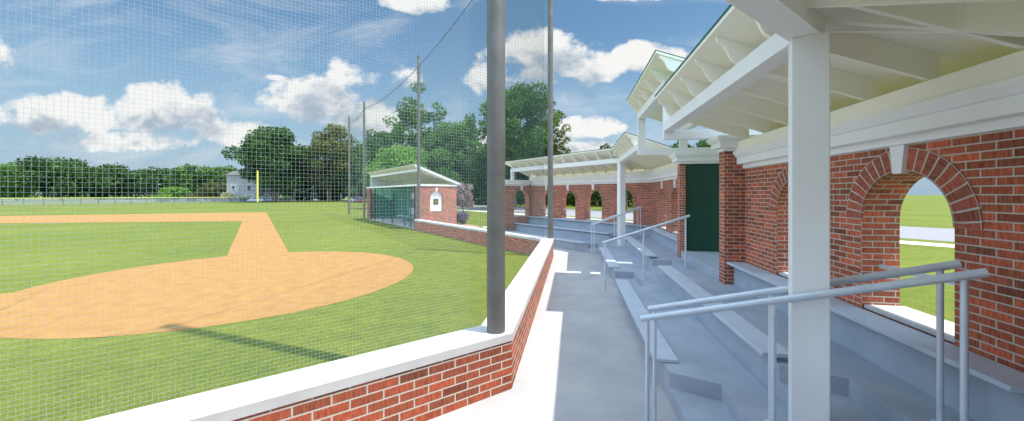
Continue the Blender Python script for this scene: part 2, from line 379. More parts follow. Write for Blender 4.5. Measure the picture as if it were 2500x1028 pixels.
# clay
cx, cy, cr = -8.8, 12.1, 5.25
b = MB(); b.face([(cx + cr * math.cos(t) * (1.02), cy + cr * math.sin(t) * 1.0, .0) for t in np.linspace(0, 2 * math.pi, 97)[:-1]], [(0, 0)] * 96)
infield = b
def patch(px): return [ground(*p) for p in px]
p_c, p_top, p_in1, p_in2 = ground(706, 618), ground(650, 518), ground(592, 540), ground(552, 629)
lt, ll = ground(337, 522.6), ground(337, 542.2)
ext = lambda a, c, k: a + (c - a) * k
b.face([ext(p_in2, p_in1, -.12).to_tuple()[:2] + (.0,), ext(p_c, p_top, -.12).to_tuple()[:2] + (.0,), p_top.to_tuple()[:2] + (.0,), p_in1.to_tuple()[:2] + (.0,)], [(0, 0)] * 4)
lt2, ll2 = ext(p_top, lt, 2.6), ext(p_in1, ll, 2.2)
b.face([(p_in1.x, p_in1.y, 0.), (p_top.x, p_top.y, 0.), (lt2.x, lt2.y, 0.), (ll2.x, ll2.y, 0.)], [(0, 0)] * 4)
ddir = Vector((-.82, -.574, 0)); nn = Vector((-.574, .819, 0))
c0 = Vector((cx, cy, 0)) + ddir * 4.6
b.face([c0 + nn * 1.15, c0 - nn * 1.15, c0 - nn * 1.15 + ddir * 30, c0 + nn * 1.15 + ddir * 30], [(0, 0)] * 4)
for i, (X, Y_, Z) in enumerate(b.v): b.v[i] = (X, Y_, -.004)
# overlapping clay faces are joined on slightly different levels
for fi, f in enumerate(b.f):
    for vi in f: X, Y_, Z = b.v[vi]; b.v[vi] = (X, Y_, -.006 + .002 * fi)
struct('infield_dirt', b, M['dirt'])
# behind the stand
def strip(seg, L0, L1, M0, M1, z): return sheet([W(seg, L0, M0), W(seg, L1, M0), W(seg, L1, M1), W(seg, L0, M1)], z)
struct('road', strip('D', 21.2, 33.4, -120, 160, -.004), M['road'])
struct('sidewalk', strip('D', 17.6, 19.4, -100, 70, -.004), M['path'])
struct('plaza', strip('D', 4.05, 7.2, -12, 9, -.004), M['path'])
struct('mulch_bed', sheet([W('D', -.7, 9.95), W('D', 1.2, 7.7), W('D', 3.5, 7.9), W('D', 4.6, 10.5), W('D', 4.4, 14.5), W('D', 2.4, 15.)], -.002), M['mulch'])
struct('path', sheet([W('D', -.75, 3.2), W('D', -.75, 8.4), W('D', 1.2, 7.4), W('D', 4.0, 6.8), W('D', 4.0, 3.2)], -.001), M['path'])
struct('parking_lot', sheet([(-250, 150), (-60, 152), (-20, 130), (-6, 118), (-4, 135), (-60, 178), (-260, 176)], -.004), M['lot'])

# ------------------------------------------------------------------ low field walls (brick + coping)
HW = .787; CW = .502
def field_wall(seg, f0, f1, label, bm_='brick'):
    o = thing('field_wall', W(seg, LW, (f0 if not callable(f0) else f0(LW)) * .5 + (f1 if not callable(f1) else f1(LW)) * .5), label, 'wall')
    ct = .115
    MB().sweep([(LW - CW + .015, -.05), (LW - .012, -.05), (LW - .012, HW - ct), (LW - CW + .015, HW - ct)], seg, f0, f1).build('brick_face', M[bm_], o)
    MB().sweep([(LW - CW, HW - ct), (LW, HW - ct), (LW, HW), (LW - CW, HW)], seg, f0, f1).build('coping', M['cap'], o, bevel=.006)
    return o
field_wall('B', -14., lambda L: qv(L), 'low red brick wall with pale coping running to the lower left, nearest the viewer', 'bigbrick')
field_wall('A', lambda L: -qv(L), lambda L: qv(L), 'low brick wall with wide white coping between the two nearest poles, beside the walkway', 'bigbrick')
field_wall('D', lambda L: -qv(L), 9.75, 'low brick wall with thin coping running from the second pole to the dugout')

# ------------------------------------------------------------------ seating terraces
P1, P2, P3 = .397, .775, 1.215
R1, R2, R3, WL = 1.229, 2.295, 3.374, 3.588
AH = .87
def terr(seg, f0, f1, label, aisles, back=None):
    """aisles: list of (g0,g1) M limits (functions of L) of each aisle notch"""
    o = thing('seating_terrace', W(seg, 2.3, 0), label, 'terrace')
    spans = []; cur = f0
    for g0, g1 in aisles: spans.append((cur, g0)); cur = g1
    spans.append((cur, f1))
    F0 = lambda f: f if callable(f) else (lambda L: f)
    lo = MB(); up = MB()
    for a, c in spans:
        if a is c: continue
        lo.sweep([(R1, -.02), (R1 + .54, -.02), (R1 + .54, P1), (R1, P1)], seg, F0(a), F0(c))
        up.sweep([(R2, P1 - .02), (R2 + .54, P1 - .02), (R2 + .54, P2), (R2, P2)], seg, F0(a), F0(c))
    lo.sweep([(R1 + .54, -.02), (R2 + .1, -.02), (R2 + .1, P1 - .0015), (R1 + .54, P1 - .0015)], seg, F0(f0), F0(f1))
    up.sweep([(R2 + .54, P1 - .02), (WL + .4, P1 - .02), (WL + .4, P2 - .0015), (R2 + .54, P2 - .0015)], seg, F0(f0), F0(f1))
    lo.build('lower_tier', M['terrace'], o); up.build('upper_tier', M['terrace'], o)
    for g0, g1 in aisles:
        MB().sweep([(R1 + .002, -.02), (R1 + .541, -.02), (R1 + .541, P1 / 2), (R1 + .002, P1 / 2)], seg, F0(g0), F0(g1)).build('step', M['terrace'], o)
        MB().sweep([(R2 + .002, P1 - .02), (R2 + .541, P1 - .02), (R2 + .541, (P1 + P2) / 2), (R2 + .002, (P1 + P2) / 2)], seg, F0(g0), F0(g1)).build('step', M['terrace'], o)
    for a, c in (back or []):
        MB().sweep([(R3, P2 - .01), (WL + .38, P2 - .01), (WL + .38, P3), (R3, P3)], seg, F0(a), F0(c)).build('bench_riser', M['terrace'], o)
    return o
qp = lambda L: qv(L); qm = lambda L: -qv(L)
terr('A', qm, qp, 'grey concrete seating steps along the right side, under the nearest roof',
     [(qm, lambda L: -qv(L) + AH), (-.79, .9), (lambda L: qv(L) - AH, qp)], [(qm, -1.95), (1.95, qp)])
terr('D', qm, 1.67, 'grey concrete seating steps at the far end below the open arches', [(qm, lambda L: -qv(L) + AH)], [(qm, 1.67)])
terr('B', -9., qp, 'grey concrete seating steps at the lower right corner beside the viewer', [(lambda L: qv(L) - AH, qp)], [(-9., qp)])

# bench planks
SL = [(1.094, 1.411, .402, .448), (2.145, 2.472, .828, .879), (3.223, WL - .004, P3 + .001, 1.263)]
def bench(row, seg, f0, f1, label, group='bleacher benches'):
    a, c, z0, z1 = SL[row]; F0 = lambda f: f if callable(f) else (lambda L: f)
    mid = (F0(f0)(a) + F0(f1)(a)) / 2
    o = thing('bleacher_bench', W(seg, (a + c) / 2, mid, z0), label, 'bench', group)
    MB().sweep([(a, z0), (c, z0), (c, z1), (a, z1)], seg, f0, f1).build('seat_plank', M['bench'], o, bevel=.006)
    if row < 2:
        base = P1 if row == 0 else P2; lo, hi = F0(f0)(a), F0(f1)(a); n = max(2, int((hi - lo) / 1.3))
        for i in range(n):
            m = lo + .35 + (hi - lo - .7) * i / (n - 1)
            MB().box(seg, (1.26 if row == 0 else 2.32), c - .05, m - .05, m + .05, base - .004, z0 + .002).build('support', M['terrace'], o)
    return o
bench(0, 'A', -5.14, -.42, 'front row bench plank beside the walkway, nearest the viewer')
bench(0, 'A', 1.36, 5.6, 'front row bench plank past the middle aisle, in front of the white far column')
bench(1, 'A', -5.784, -.52, 'long middle row bench plank passing left of the large white column')
bench(1, 'A', 1.05, 5.95, 'middle row bench plank beyond the middle aisle, left of the far brick pillar')
bench(2, 'A', lambda L: -qv(L), -1.95, 'top row bench slab against the brick wall, starting at the nearer brick pillar')
bench(2, 'A', 1.68, lambda L: qv(L), 'top row bench slab under the two narrow arches beyond the green gate panel')
bench(0, 'D', -5.3, 1.6, 'front row bench plank at the far end, just behind the low wall')
bench(1, 'D', -5.9, 1.9, 'middle row bench plank at the far end under the arches')
bench(2, 'D', lambda L: -qv(L), 1.665, 'top row bench slab directly below the far open arches')
bench(0, 'B', -8., 5.2, 'front row bench plank of the section at the lower right edge')
bench(1, 'B', 3.4, 5.784, 'middle row bench plank of the section at the lower right edge')

# ------------------------------------------------------------------ arcade walls
SILL, SPR, WT, HT = 1.266, 2.385, .42, 3.25
def arch_wall(mp, u0, u1, arches, parent, hb, ht, thick, r, ring=.25, sill=SILL, spr=SPR, ub=None, key=True, rail=True, niche=None, backext=(0, 0)):
    """mp(u,d,h)->world. wall front at d=0, back at d=thick."""
    b = MB(); n = 18
    def Fq(ua, ha, ub_, hb_):
        for d, rev in ((0, False), (thick, True)):
            ea = backext[0] if (rev and abs(ua - u0) < 1e-6) else 0; eb = backext[1] if (rev and abs(ub_ - u1) < 1e-6) else 0
            P = [mp(ua + ea, d, ha), mp(ub_ + eb, d, ha), mp(ub_ + eb, d, hb_), mp(ua + ea, d, hb_)]; U = [(ua, ha), (ub_, ha), (ub_, hb_), (ua, hb_)]
            if rev: P, U = P[::-1], U[::-1]
            b.face(P, U)
    cur = u0
    for c in arches:
        Fq(cur, hb, c - r, ht); Fq(c - r, hb, c + r, sill)
        ang = [math.pi - math.pi * i / n for i in range(n + 1)]
        pts = [(c + r * math.cos(a), spr + r * math.sin(a)) for a in ang]
        for i in range(n):
            (ua, ha), (uc, hc) = pts[i], pts[i + 1]
            for d, rev in ((0, False), (thick, True)):
                P = [mp(ua, d, ha), mp(uc, d, hc), mp(uc, d, ht), mp(ua, d, ht)]; U = [(ua, ha), (uc, hc), (uc, ht), (ua, ht)]
                if rev: P, U = P[::-1], U[::-1]
                b.face(P, U)
        loop = [(c - r, sill)] + pts + [(c + r, sill)]
        acc = 0
        for i in range(len(loop) - 1):
            (ua, ha), (uc, hc) = loop[i], loop[i + 1]; l = math.hypot(uc - ua, hc - ha)
            b.face([mp(ua, 0, ha), mp(uc, 0, hc), mp(uc, thick, hc), mp(ua, thick, ha)], [(0, sill + acc), (0, sill + acc + l), (thick, sill + acc + l), (thick, sill + acc)])
            acc += l
        cur = c + r
    Fq(cur, hb, u1, ht)
    b.face([mp(u0, 0, hb), mp(u0, 0, ht), mp(u0 + backext[0], thick, ht), mp(u0 + backext[0], thick, hb)], [(0, hb), (0, ht), (thick, ht), (thick, hb)])
    b.face([mp(u1, 0, hb), mp(u1, 0, ht), mp(u1 + backext[1], thick, ht), mp(u1 + backext[1], thick, hb)], [(0, hb), (0, ht), (thick, ht), (thick, hb)])
    b.face([mp(u0, 0, ht), mp(u1, 0, ht), mp(u1 + backext[1], thick, ht), mp(u0 + backext[0], thick, ht)], [(u0, 0), (u1, 0), (u1, thick), (u0, thick)])
    b.build('brick_wall', M['brick'], parent, fix=False)
    for c in arches:
        g = MB(); nn_ = 24; ro = r + ring; ri = r + .003
        for i in range(nn_):
            a0 = math.pi * i / nn_; a1 = math.pi * (i + 1) / nn_; ar = (r + ring / 2)
            q = lambda rad, a, d: mp(c + rad * math.cos(a), d, spr + rad * math.sin(a))
            g.face([q(ri, a0, -.010), q(ro, a0, -.010), q(ro, a1, -.010), q(ri, a1, -.010)], [(0, ar * a0), (.25, ar * a0), (.25, ar * a1), (0, ar * a1)])
            g.face([q(ro, a0, -.010), q(ro, a0, .02), q(ro, a1, .02), q(ro, a1, -.010)], [(.1, ar * a0), (.13, ar * a0), (.13, ar * a1), (.1, ar * a1)])
            g.face([q(ri - .006, a0, -.010), q(ri - .006, a0, .02), q(ri - .006, a1, .02), q(ri - .006, a1, -.010)], [(.1, ar * a0), (.13, ar * a0), (.13, ar * a1), (.1, ar * a1)])
        for a in (0, math.pi):
            g.face([q(ri - .006, a, -.010), q(ro, a, -.010), q(ro, a, .02), q(ri - .006, a, .02)], [(0, 0)] * 4)
        g.build('arch_ring', M['ring'], parent, fix=False)
        if key:
            k = MB(); a_, b_ = .055, .095; h0, h1 = spr + r - .03, min(ht - .002, spr + r + ring + .03); d0, d1 = -.045, .03
            X = [(-a_, h0), (a_, h0), (b_, h1), (-b_, h1)]
            k.face([mp(c + u_, d0, h) for u_, h in X], X); 
            for i in range(4):
                j = (i + 1) % 4; k.face([mp(c + X[i][0], d0, X[i][1]), mp(c + X[j][0], d0, X[j][1]), mp(c + X[j][0], d1, X[j][1]), mp(c + X[i][0], d1, X[i][1])], [(0, 0)] * 4)
            k.build('keystone', M['white'], parent)
        if rail:
            MB().tube([mp(c - r - .02, thick * .5, 1.80), mp(c + r + .02, thick * .5, 1.80)], .028).build('guard_rail', M['rail'], parent, smooth=True)
        if not niche:
            s_ = MB()
            for (ua, ub_, d0, d1, z0, z1) in ((c - r + .003, c + r - .003, .03, thick + .05, sill - .0, sill + .045),):
                P = [mp(ua, d0, z0), mp(ub_, d0, z0), mp(ub_, d1, z0), mp(ua, d1, z0), mp(ua, d0, z1), mp(ub_, d0, z1), mp(ub_, d1, z1), mp(ua, d1, z1)]
                for f in ((0, 1, 5, 4), (1, 2, 6, 5), (2, 3, 7, 6), (3, 0, 4, 7), (4, 5, 6, 7), (3, 2, 1, 0)): s_.face([P[i] for i in f], [(0, 0)] * 4)
            s_.build('sill', M['cap'], parent)
CORN = [(.0, 3.24), (-.055, 3.245), (-.055, 3.325), (-.17, 3.335), (-.17, 3.475), (-.20, 3.485), (-.245, 3.56), (-.25, 3.60), (.46, 3.60), (.46, 3.251), (.0, 3.251)]
def cornice(seg, f0, f1, parent, prof=None):
    pr = [(WL + l, h) for l, h in (prof or CORN)]
    F0 = lambda f: f if callable(f) else (lambda L: f)
    MB().sweep(pr, seg, F0(f0), F0(f1)).build('cornice', M['white'], parent)
    MB().sweep([(WL - .20, 3.602), (WL + .3, 3.602), (WL + .3, 3.80 - .04), (WL - .20, 3.80)], seg, F0(f0), F0(f1)).build('wall_plate', M['cream'], parent)
mpA = lambda u_, d, h: W('A', WL + d, u_, h)
mpD = lambda u_, d, h: W('D', WL + d, u_, h)
mpB = lambda u_, d, h: W('B', WL + d, u_, h)
ex = WT * T
o = thing('arcade_wall', W('A', WL, -4.5), 'red brick wall with large round arches behind the big white column at the right', 'wall')
arch_wall(mpA, -qv(WL), -1.79, [-5.70, -3.76], o, P2 - .05, HT, WT, .575, backext=(-ex, 0)); cornice('A', qm, -1.965, o)
o = thing('arcade_wall', W('A', WL, 4.5), 'red brick wall with two narrow-looking arches just left of the gate, seen edge-on', 'wall')
arch_wall(mpA, 1.6, qv(WL), [3.40, 5.34], o, P2 - .05, HT, WT, .575, backext=(0, ex)); cornice('A', 1.70, qp, o)
o = thing('arcade_wall', W('D', WL, -3), 'long brick wall with four open arches facing the viewer at the far end', 'wall')
arch_wall(mpD, -qv(WL), 2.09, [-5.63, -3.68, -1.75, .15], o, P2 - .05, HT, WT, .585, backext=(-ex, 0)); cornice('D', qm, 1.66, o)
o = thing('arcade_wall', W('B', WL, 2), 'brick arcade wall behind the viewer', 'wall')
arch_wall(mpB, -9., qv(WL), [-5.97, -4.04, -2.1, -.17, 1.76, 3.70, 5.63], o, P2 - .05, HT, WT, .575, backext=(0, ex)); cornice('B', -9., qp, o)
# return wall closing the far end
MR = 1.67
mpE = lambda u_, d, h: W('D', u_, MR + d, h)
o = thing('end_wall', W('D', 2.5, MR), 'short brick end wall with a single arch, left of the far arches and right of the thick pole', 'wall')
arch_wall(mpE, 1.50, WL - .002, [2.78], o, -.02, HT, WT - .002, .60)
b = MB()
pr = [(MR + l, h) for l, h in CORN]
def esweep(pr, l0, l1, name, mt):
    b = MB(); n = len(pr)
    for i in range(n):
        (m0, h0), (m1, h1) = pr[i], pr[(i + 1) % n]
        b.face([W('D', l0, m0, h0), W('D', l1, m0, h0), W('D', l1, m1, h1), W('D', l0, m1, h1)], [(0, 0)] * 4)
    b.face([W('D', l0, m, h) for m, h in pr], [(0, 0)] * n); b.face([W('D', l1, m, h) for m, h in pr][::-1], [(0, 0)] * n)
    b.build(name, mt, o)
esweep(pr, 1.40, WL - .256, 'cornice', M['white'])

# ------------------------------------------------------------------ roofs
BL0, BL1 = 2.011, 2.244; BB, BT = 4.119, 4.326; SLP = .365; RFL = 1.71; RBL = 4.62  # RBL: rear eave drawn out, unseen, to keep sun off the top bench
sof = lambda L, up=0: 4.60 + up - SLP * (L - 2.011)
def roof_run(parent, seg, f0, f1, raf, up=0, endcaps=(0, 0), RBL=RBL):
    F0 = lambda f: f if callable(f) else (lambda L: f)
    MB().sweep([(RFL, sof(RFL, up)), (RBL, sof(RBL, up)), (RBL, sof(RBL, up) + .05), (RFL, sof(RFL, up) + .05)], seg, F0(f0), F0(f1)).build('soffit', M['cream'], parent)
    MB().sweep([(RFL - .012, sof(RFL, up) + .052), (RBL + .03, sof(RBL, up) + .052), (RBL + .03, sof(RBL, up) + .075), (RFL - .012, sof(RFL, up) + .075)],
               seg, F0(f0), F0(f1)).build('roof_covering', M['green_roof'], parent)
    MB().sweep([(BL0, BB + up * .9529 / .9529), (BL1, BB + up), (BL1, BT + up - .03), (BL0, BT + up)], seg, F0(f0 if not endcaps[0] else endcaps[0]), F0(f1 if not endcaps[1] else endcaps[1])).build('beam', M['white'], parent)
    RD = .285
    for m in raf:
        b = MB(); tw = .045
        # side outline of a rafter with its scroll-cut tail
        tail = [(1.775, -.012), (1.785, -.07), (1.83, -.085), (1.875, -.11), (1.905, -.16), (1.93, -.215), (1.965, -.255), (2.005, -.268), (2.0109, -.268)]
        out = [(1.775, -.001)] + tail + [(2.0109, -RD + .012), (3.50, -RD + .012), (3.50, -.001)]
        lo_ = [(l, sof(l, up) + d) for l, d in out]
        gm = m if callable(m) else (lambda L, m=m: m)
        for s_ in (-tw / 2, tw / 2):
            P = [W(seg, l, gm(l) + s_, h) for l, h in lo_]
            if s_ < 0: P = P[::-1]
            b.face(P, [(0, 0)] * len(P))
        for i in range(len(lo_)):
            (l0, h0), (l1, h1) = lo_[i], lo_[(i + 1) % len(lo_)]
            b.face([W(seg, l0, gm(l0) - tw / 2, h0), W(seg, l0, gm(l0) + tw / 2, h0), W(seg, l1, gm(l1) + tw / 2, h1), W(seg, l1, gm(l1) - tw / 2, h1)], [(0, 0)] * 4)
        b.build('rafter', M['cream'], parent)
nearR = thing('grandstand_roof', W('A', 2.6, -4.5, 4.1), 'nearest cream shed roof with scroll rafter tails, overhead at the upper right', 'roof', )
rA = [-2.314 - .781 * i for i in range(6)]
roof_run(nearR, 'A', qm, -2.27, rA + [-7.0], endcaps=(0, -1.70))
roof_run(nearR, 'B', -9., qp, [7.0 - .781 * i for i in range(20)])
farR = thing('grandstand_roof', W('A', 2.6, 4.5, 4.1), 'far lower shed roof curving left over the open arches, green edged', 'roof')
roof_run(farR, 'A', 2.27, qp, [2.314 + .781 * i for i in range(6)] + [7.0], endcaps=(1.70, 0))
roof_run(farR, 'D', qm, 2.25, [-7.0 + .781 * i for i in range(12)], endcaps=(0, 1.83))
# hip boards along the mitred corners
for par, segv, s_ in ((nearR, 'A', -1), (farR, 'A', 1)):
    b = MB()
    a = W(segv, 1.80, s_ * qv(1.80), sof(1.80) - .13); c = W(segv, 3.5, s_ * qv(3.5), sof(3.5) - .13)
    b.beam(a, c, .07, .25).build('hip_rafter', M['cream'], par)

def column(seg, m, base, label):
    o = thing('roof_column', W(seg, 2.13, m, base), label, 'column', 'columns carrying the roof beam')
    c = W(seg, 2.13, m); rad = (W(seg, 3.0, m + (.87 * T if m > 0 else -.87 * T)) - c); rad.z = 0; rad.normalize(); tn = Vector((-rad.y, rad.x, 0))
    MB().obox(c, rad, tn, .135, .135, base - .003, BB + .002).build('shaft', M['white'], o, bevel=.006)
    return o
column('A', -6.647, P1, 'large white square column in the right foreground')
column('A', 6.647, P1, 'slender white square column at the far bend of the stand')
column('B', -6.6, P1, 'white column behind the viewer')
o = thing('roof_post', W('D', 2.11, 1.86, 3.6), 'stubby white post standing on the end wall under the tip of the roof beam', 'post')
MB().box('D', 2.015, 2.215, 1.70, 1.81, 3.602, BB - .002).build('shaft', M['white'], o, bevel=.004)

# ------------------------------------------------------------------ entrance gate
g = thing('entrance_gate', W('A', 3.4, 0), 'raised entrance gate with brick pillars, dark green side panel and its own higher roof', 'gateway')
UP = 5.072 - BB
BPT = 3.62
pil = []
for s_ in (-1, 1):
    m0, m1 = (-1.94, -1.65) if s_ < 0 else (1.37, 1.66)
    x1 = 4.15 if s_ < 0 else 3.35
    p = MB().box('A', 3.19, x1, m0, m1, P2 - .01, BPT).build('pillar', M['brick'], g)
    # capital: three stepped mouldings
    cp = MB()
    for e_, z0, z1 in ((.03, BPT, BPT + .07), (.13, BPT + .07, BPT + .20), (.17, BPT + .20, BPT + .245), (.20, BPT + .245, 3.93)):
        cp.box('A', 3.19 - e_, (x1 if s_ < 0 else 5.2), (m0 - e_), (m1 + e_), z0 + .001, z1)
    cp.build('capital', M['white'], p)
MB().box('A', 3.352, 6.2, 1.45, 1.60, .9, BPT - .001).build('side_panel', M['green'], g)
MB().box('A', 4.15, 6.2, -1.80, -1.66, .9, BPT).build('side_panel', M['green'], g)
MB().box('A', 3.215, 6.2, -1.645, 1.445, P2 - .004, .975).build('landing', M['terrace'], g)
for m in (-1.70, 1.66):
    MB().box('A', BL0 + .001, 4.9, m + (.001), m + .12, 3.934, BT - .18).build('lintel', M['white'], g, bevel=.004)
for (l0, m0, z1) in ((BL0 + .004, -1.69, BB + UP), (BL0 + .004, 1.668, BB + UP)):
    MB().box('A', l0, l0 + .225, m0, m0 + .10, BT - .178, z1 - .002).build('post', M['white'], g, bevel=.004)
for (l0, m0) in ((3.27, -1.69), (3.27, 1.668)):
    MB().box('A', l0, l0 + .225, m0, m0 + .10, BT - .178, sof(3.4, UP + .02) - .285).build('post', M['white'], g, bevel=.004)
roof_run(g, 'A', -2.34, 1.90, [-2.314 + .02 + .83 * i for i in range(6)], up=UP, endcaps=(-1.75, 1.80), RBL=6.6)  # rear roof run lengthened out of view to keep sun off the landing
MB().sweep([(3.27, sof(3.4, UP) - .42), (3.47, sof(3.4, UP) - .42), (3.47, sof(3.47, UP) - .29), (3.27, sof(3.27, UP) - .29)], 'A', -1.75, 1.8).build('rear_beam', M['white'], g)

# ------------------------------------------------------------------ stair handrails
def hrail(seg, lm, label, group, L0=.80, L1=3.05, ends=True):
    """lm(L)-> (L',M')"""
    o = thing('handrail', W(seg, *lm(.9)), label, 'handrail', group)
    ht = lambda L: 1.37 + .343 * (L - .84)
    MB().tube([W(seg, *lm(L0), ht(L0)), W(seg, *lm(L1), ht(L1))], .034, 12).build('rail', M['rail'], o, smooth=True)
    for L, b0 in ((.86, 0), (1.88, P1), (2.95, P2)):
        MB().tube([W(seg, *lm(L), b0), W(seg, *lm(L), ht(L) - .02)], .022, 10).build('post', M['rail'], o, smooth=True)
        p0 = W(seg, *lm(L), b0); MB().tube([p0, p0 + Vector((0, 0, .012))], .055, 14).build('base_plate', M['rail'], o, smooth=True)
def radial(s_, off):
    n = math.hypot(1, T)
    return lambda L: (L + off * T / n, s_ * (qv(L) - off / n))
grp = 'handrails on the stairs'
hrail('A', radial(-1, -.20), 'nearer of the two rails beside the big white column, crossing in front of it', grp)
hrail('A', radial(-1, .19), 'farther of the two rails beside the big white column, passing behind it', grp)
hrail('A', lambda L: (L, -.03), 'single handrail rising along the middle aisle toward the green panel', grp)
hrail('A', radial(1, .12), 'nearer rail of the pair beside the slender far column', grp)
hrail('A', radial(1, -.12), 'farther rail of the pair beside the slender far column', grp)

# ------------------------------------------------------------------ net poles, cable, nets
PT = [W('A', -1.066, -5.40), W('A', -.98, 5.55), W('D', -1.03, 9.60), W('D', -.95, 26.45), W('D', -.80, 34.9)]
PH = [17.6, 16.2, 13.2, 13.15, 13.0]; PB = [HW, HW, HW, 0, 0]; PR = [.128, .118, .115, .13, .13]
PL = ['thick steel pole standing on the coping corner, nearest the viewer', 'second steel pole standing on the end of the low wall coping',
      'steel pole at the near corner of the dugout', 'steel pole at the far corner of the dugout', 'leftmost steel pole standing in the grass beyond the dugout']
for p, h, b0, r, lb in zip(PT, PH, PB, PR, PL):
    o = thing('net_pole', (p.x, p.y, b0), lb, 'pole', 'poles holding the backstop net')
    MB().tube([(p.x, p.y, b0), (p.x, p.y, h)], r, 28).build('shaft', M['pole'], o, smooth=True)
    MB().tube([(p.x, p.y, h), (p.x, p.y, h + .03)], r + .012, 28).build('pole_cap', M['pole'], o, smooth=True)
def sag(a, c, s, n=14): return [a.lerp(c, i / n) - Vector((0, 0, s * 4 * (i / n) * (1 - i / n))) for i in range(n + 1)]
Bend = W('B', -1.06, -12.)
tops = [Vector((p.x, p.y, h - (.25 if i < 2 else .75))) for i, (p, h) in enumerate(zip(PT, PH))]
bt = Vector((Bend.x, Bend.y, 17.2))
o = thing('net_cable', PT[2], 'dark sagging steel cable strung along the tops of the poles', 'cable')
for a, c, s in ((bt, tops[0], .2), (tops[0], tops[1], .25), (tops[1], tops[2], .35), (tops[2], tops[3], .5), (tops[3], tops[4], .45)):
    MB().tube(sag(a, c, s), .022, 6).build('cable_span', M['cable'], o, smooth=True)
def net(p0, p1, z0, zt0, zt1, cell, cellh, wv, label, mt):
    o = thing('backstop_net', (p0 + p1) / 2, label, 'netting', 'bays of the backstop net')
    d = (p1 - p0); d.z = 0; L = d.length; d.normalize(); nrm = Vector((-d.y, d.x, 0)); b = MB()
    n = int(L / cell); top = lambda t: zt0 + (zt1 - zt0) * t
    for i in range(n + 1):
        q = p0 + d * (i * cell); q.z = 0; b.beam(q + Vector((0, 0, z0)), q + Vector((0, 0, top(i / n))), wv, wv, up=nrm)
    k = 0; zz = z0
    while zz < max(zt0, zt1):
        t0, t1 = 0., 1.
        if zt0 != zt1 and zz > min(zt0, zt1):
            t = (zz - zt0) / (zt1 - zt0)
            if zt1 < zt0: t1 = t
            else: t0 = t
        if t1 - t0 > .02:
            b.beam(Vector((*(p0 + d * L * t0).xy, zz)) + nrm * wv, Vector((*(p0 + d * L * t1).xy, zz)) + nrm * wv, wv, wv)
        zz += cellh
    b.build('mesh', mt, o, fix=False)
NB0 = W('B', -1.225, -12.); NB1 = W('B', -1.225, qv(-1.225))
net(NB1, NB0, HW + .001, 15.2, 15.2, .038, .041, .0036, 'fine pale net of the bay at the left, closest to the viewer', M['rope'])
net(NB1, W('A', -1.225, qv(-1.225)), HW + .001, 15.2, 14.2, .10, .10, .0035, 'net of the bay between the thick pole and the second pole', M['ropefar'])
for i, (lb, c) in enumerate((('net of the bay above the long low wall up to the dugout', .12), ('net of the bay hanging in front of the dugout', .16), ('net of the last bay beyond the dugout', .2))):
    a, e = PT[i + 1], PT[i + 2]
    net(a, e, max(PB[i + 1] if i == 0 else 0.02, .02), PH[i + 1] - .8, PH[i + 2] - .8, c, c, .009, lb, M['ropefar'])

# ------------------------------------------------------------------ dugout
DM0, DM1 = 9.80, 24.6; DL0, DL1 = -1.0, 2.25
d_ = thing('dugout', W('D', .6, 17), 'brick dugout with a shed roof, open netted front and green inner wall', 'dugout')
mpN = lambda u_, d, h: W('D', u_, DM0 + d, h)
HT2 = 3.34
# near end wall with blind arch niche
b = MB(); NC, NR, NS, NP = .49, .52, 1.36, 2.40
arch_wall(mpN, DL0, DL1, [NC], d_, -.02, HT2, .30, NR, ring=.24, sill=NS, spr=NP, rail=False)
n_ = MB(); pts = [(NC - NR, NS)] + [(NC + NR * math.cos(math.pi - math.pi * i / 16), NP + NR * math.sin(math.pi - math.pi * i / 16)) for i in range(17)] + [(NC + NR, NS)]
n_.face([mpN(u_, .10, h) for u_, h in pts], pts); n_.face([mpN(u_, .14, h) for u_, h in pts][::-1], pts[::-1])
n_.build('niche_panel', M['white'], d_)
MB().box('D', DL0, DL1, DM1, DM1 + .3, -.02, HT2).build('brick_wall', M['brick'], d_)
MB().box('D', DL1 - .3, DL1 - .004, DM0 + .301, DM1 - .001, -.02, HT2 - .002).build('back_wall', M['brick'], d_)
MB().box('D', DL1 - .34, DL1 - .302, DM0 + .32, DM1 - .02, .02, HT2 - .01).build('green_panelling', M['dugreen'], d_)
MB().box('D', DL0 + .004, DL0 + .34, DM0 + .302, DM0 + .62, -.02, HT2 - .003).build('brick_pier', M['brick'], d_)
MB().box('D', DL0 + .004, DL0 + .34, DM1 - .34, DM1 - .046, -.02, HT2 - .003).build('brick_pier', M['brick'], d_)
MB().box('D', DL0 + .55, DL1 - .342, DM1 - .045, DM1 - .004, .041, HT2 - .01).build('green_panelling', M['dugreen'], d_)
MB().box('D', DL0 - .03, DL1 - .36, DM0 + .31, DM1 - .05, -.02, .04).build('floor_slab', M['walk'], d_)
MB().sweep([(DL0 - .06, HT2), (DL0 + .24, HT2), (DL0 + .24, HT2 + .14), (DL0 - .06, HT2 + .14)], 'D', DM0 - .06, DM1 + .36).build('header', M['white'], d_)
MB().sweep([(DL0 + .24, HT2 + .002), (DL1 + .08, HT2 + .002), (DL1 + .08, HT2 + .13), (DL0 + .24, HT2 + .13)], 'D', DM0 - .06, DM0 + .25).build('header', M['white'], d_)
dsl = (4.97 - 3.62) / (2.35 + 1.3); ds = lambda L: 4.97 - dsl * (L + 1.3)
MB().sweep([(-1.3, ds(-1.3)), (2.55, ds(2.55)), (2.55, ds(2.55) + .05), (-1.3, ds(-1.3) + .05)], 'D', 9.62, 23.95).build('soffit', M['cream'], d_)
MB().sweep([(-1.33, ds(-1.3) + .052), (2.58, ds(2.58) + .052), (2.58, ds(2.58) + .08), (-1.33, ds(-1.3) + .08)], 'D', 9.60, 23.97).build('roof_covering', M['green_roof'], d_)
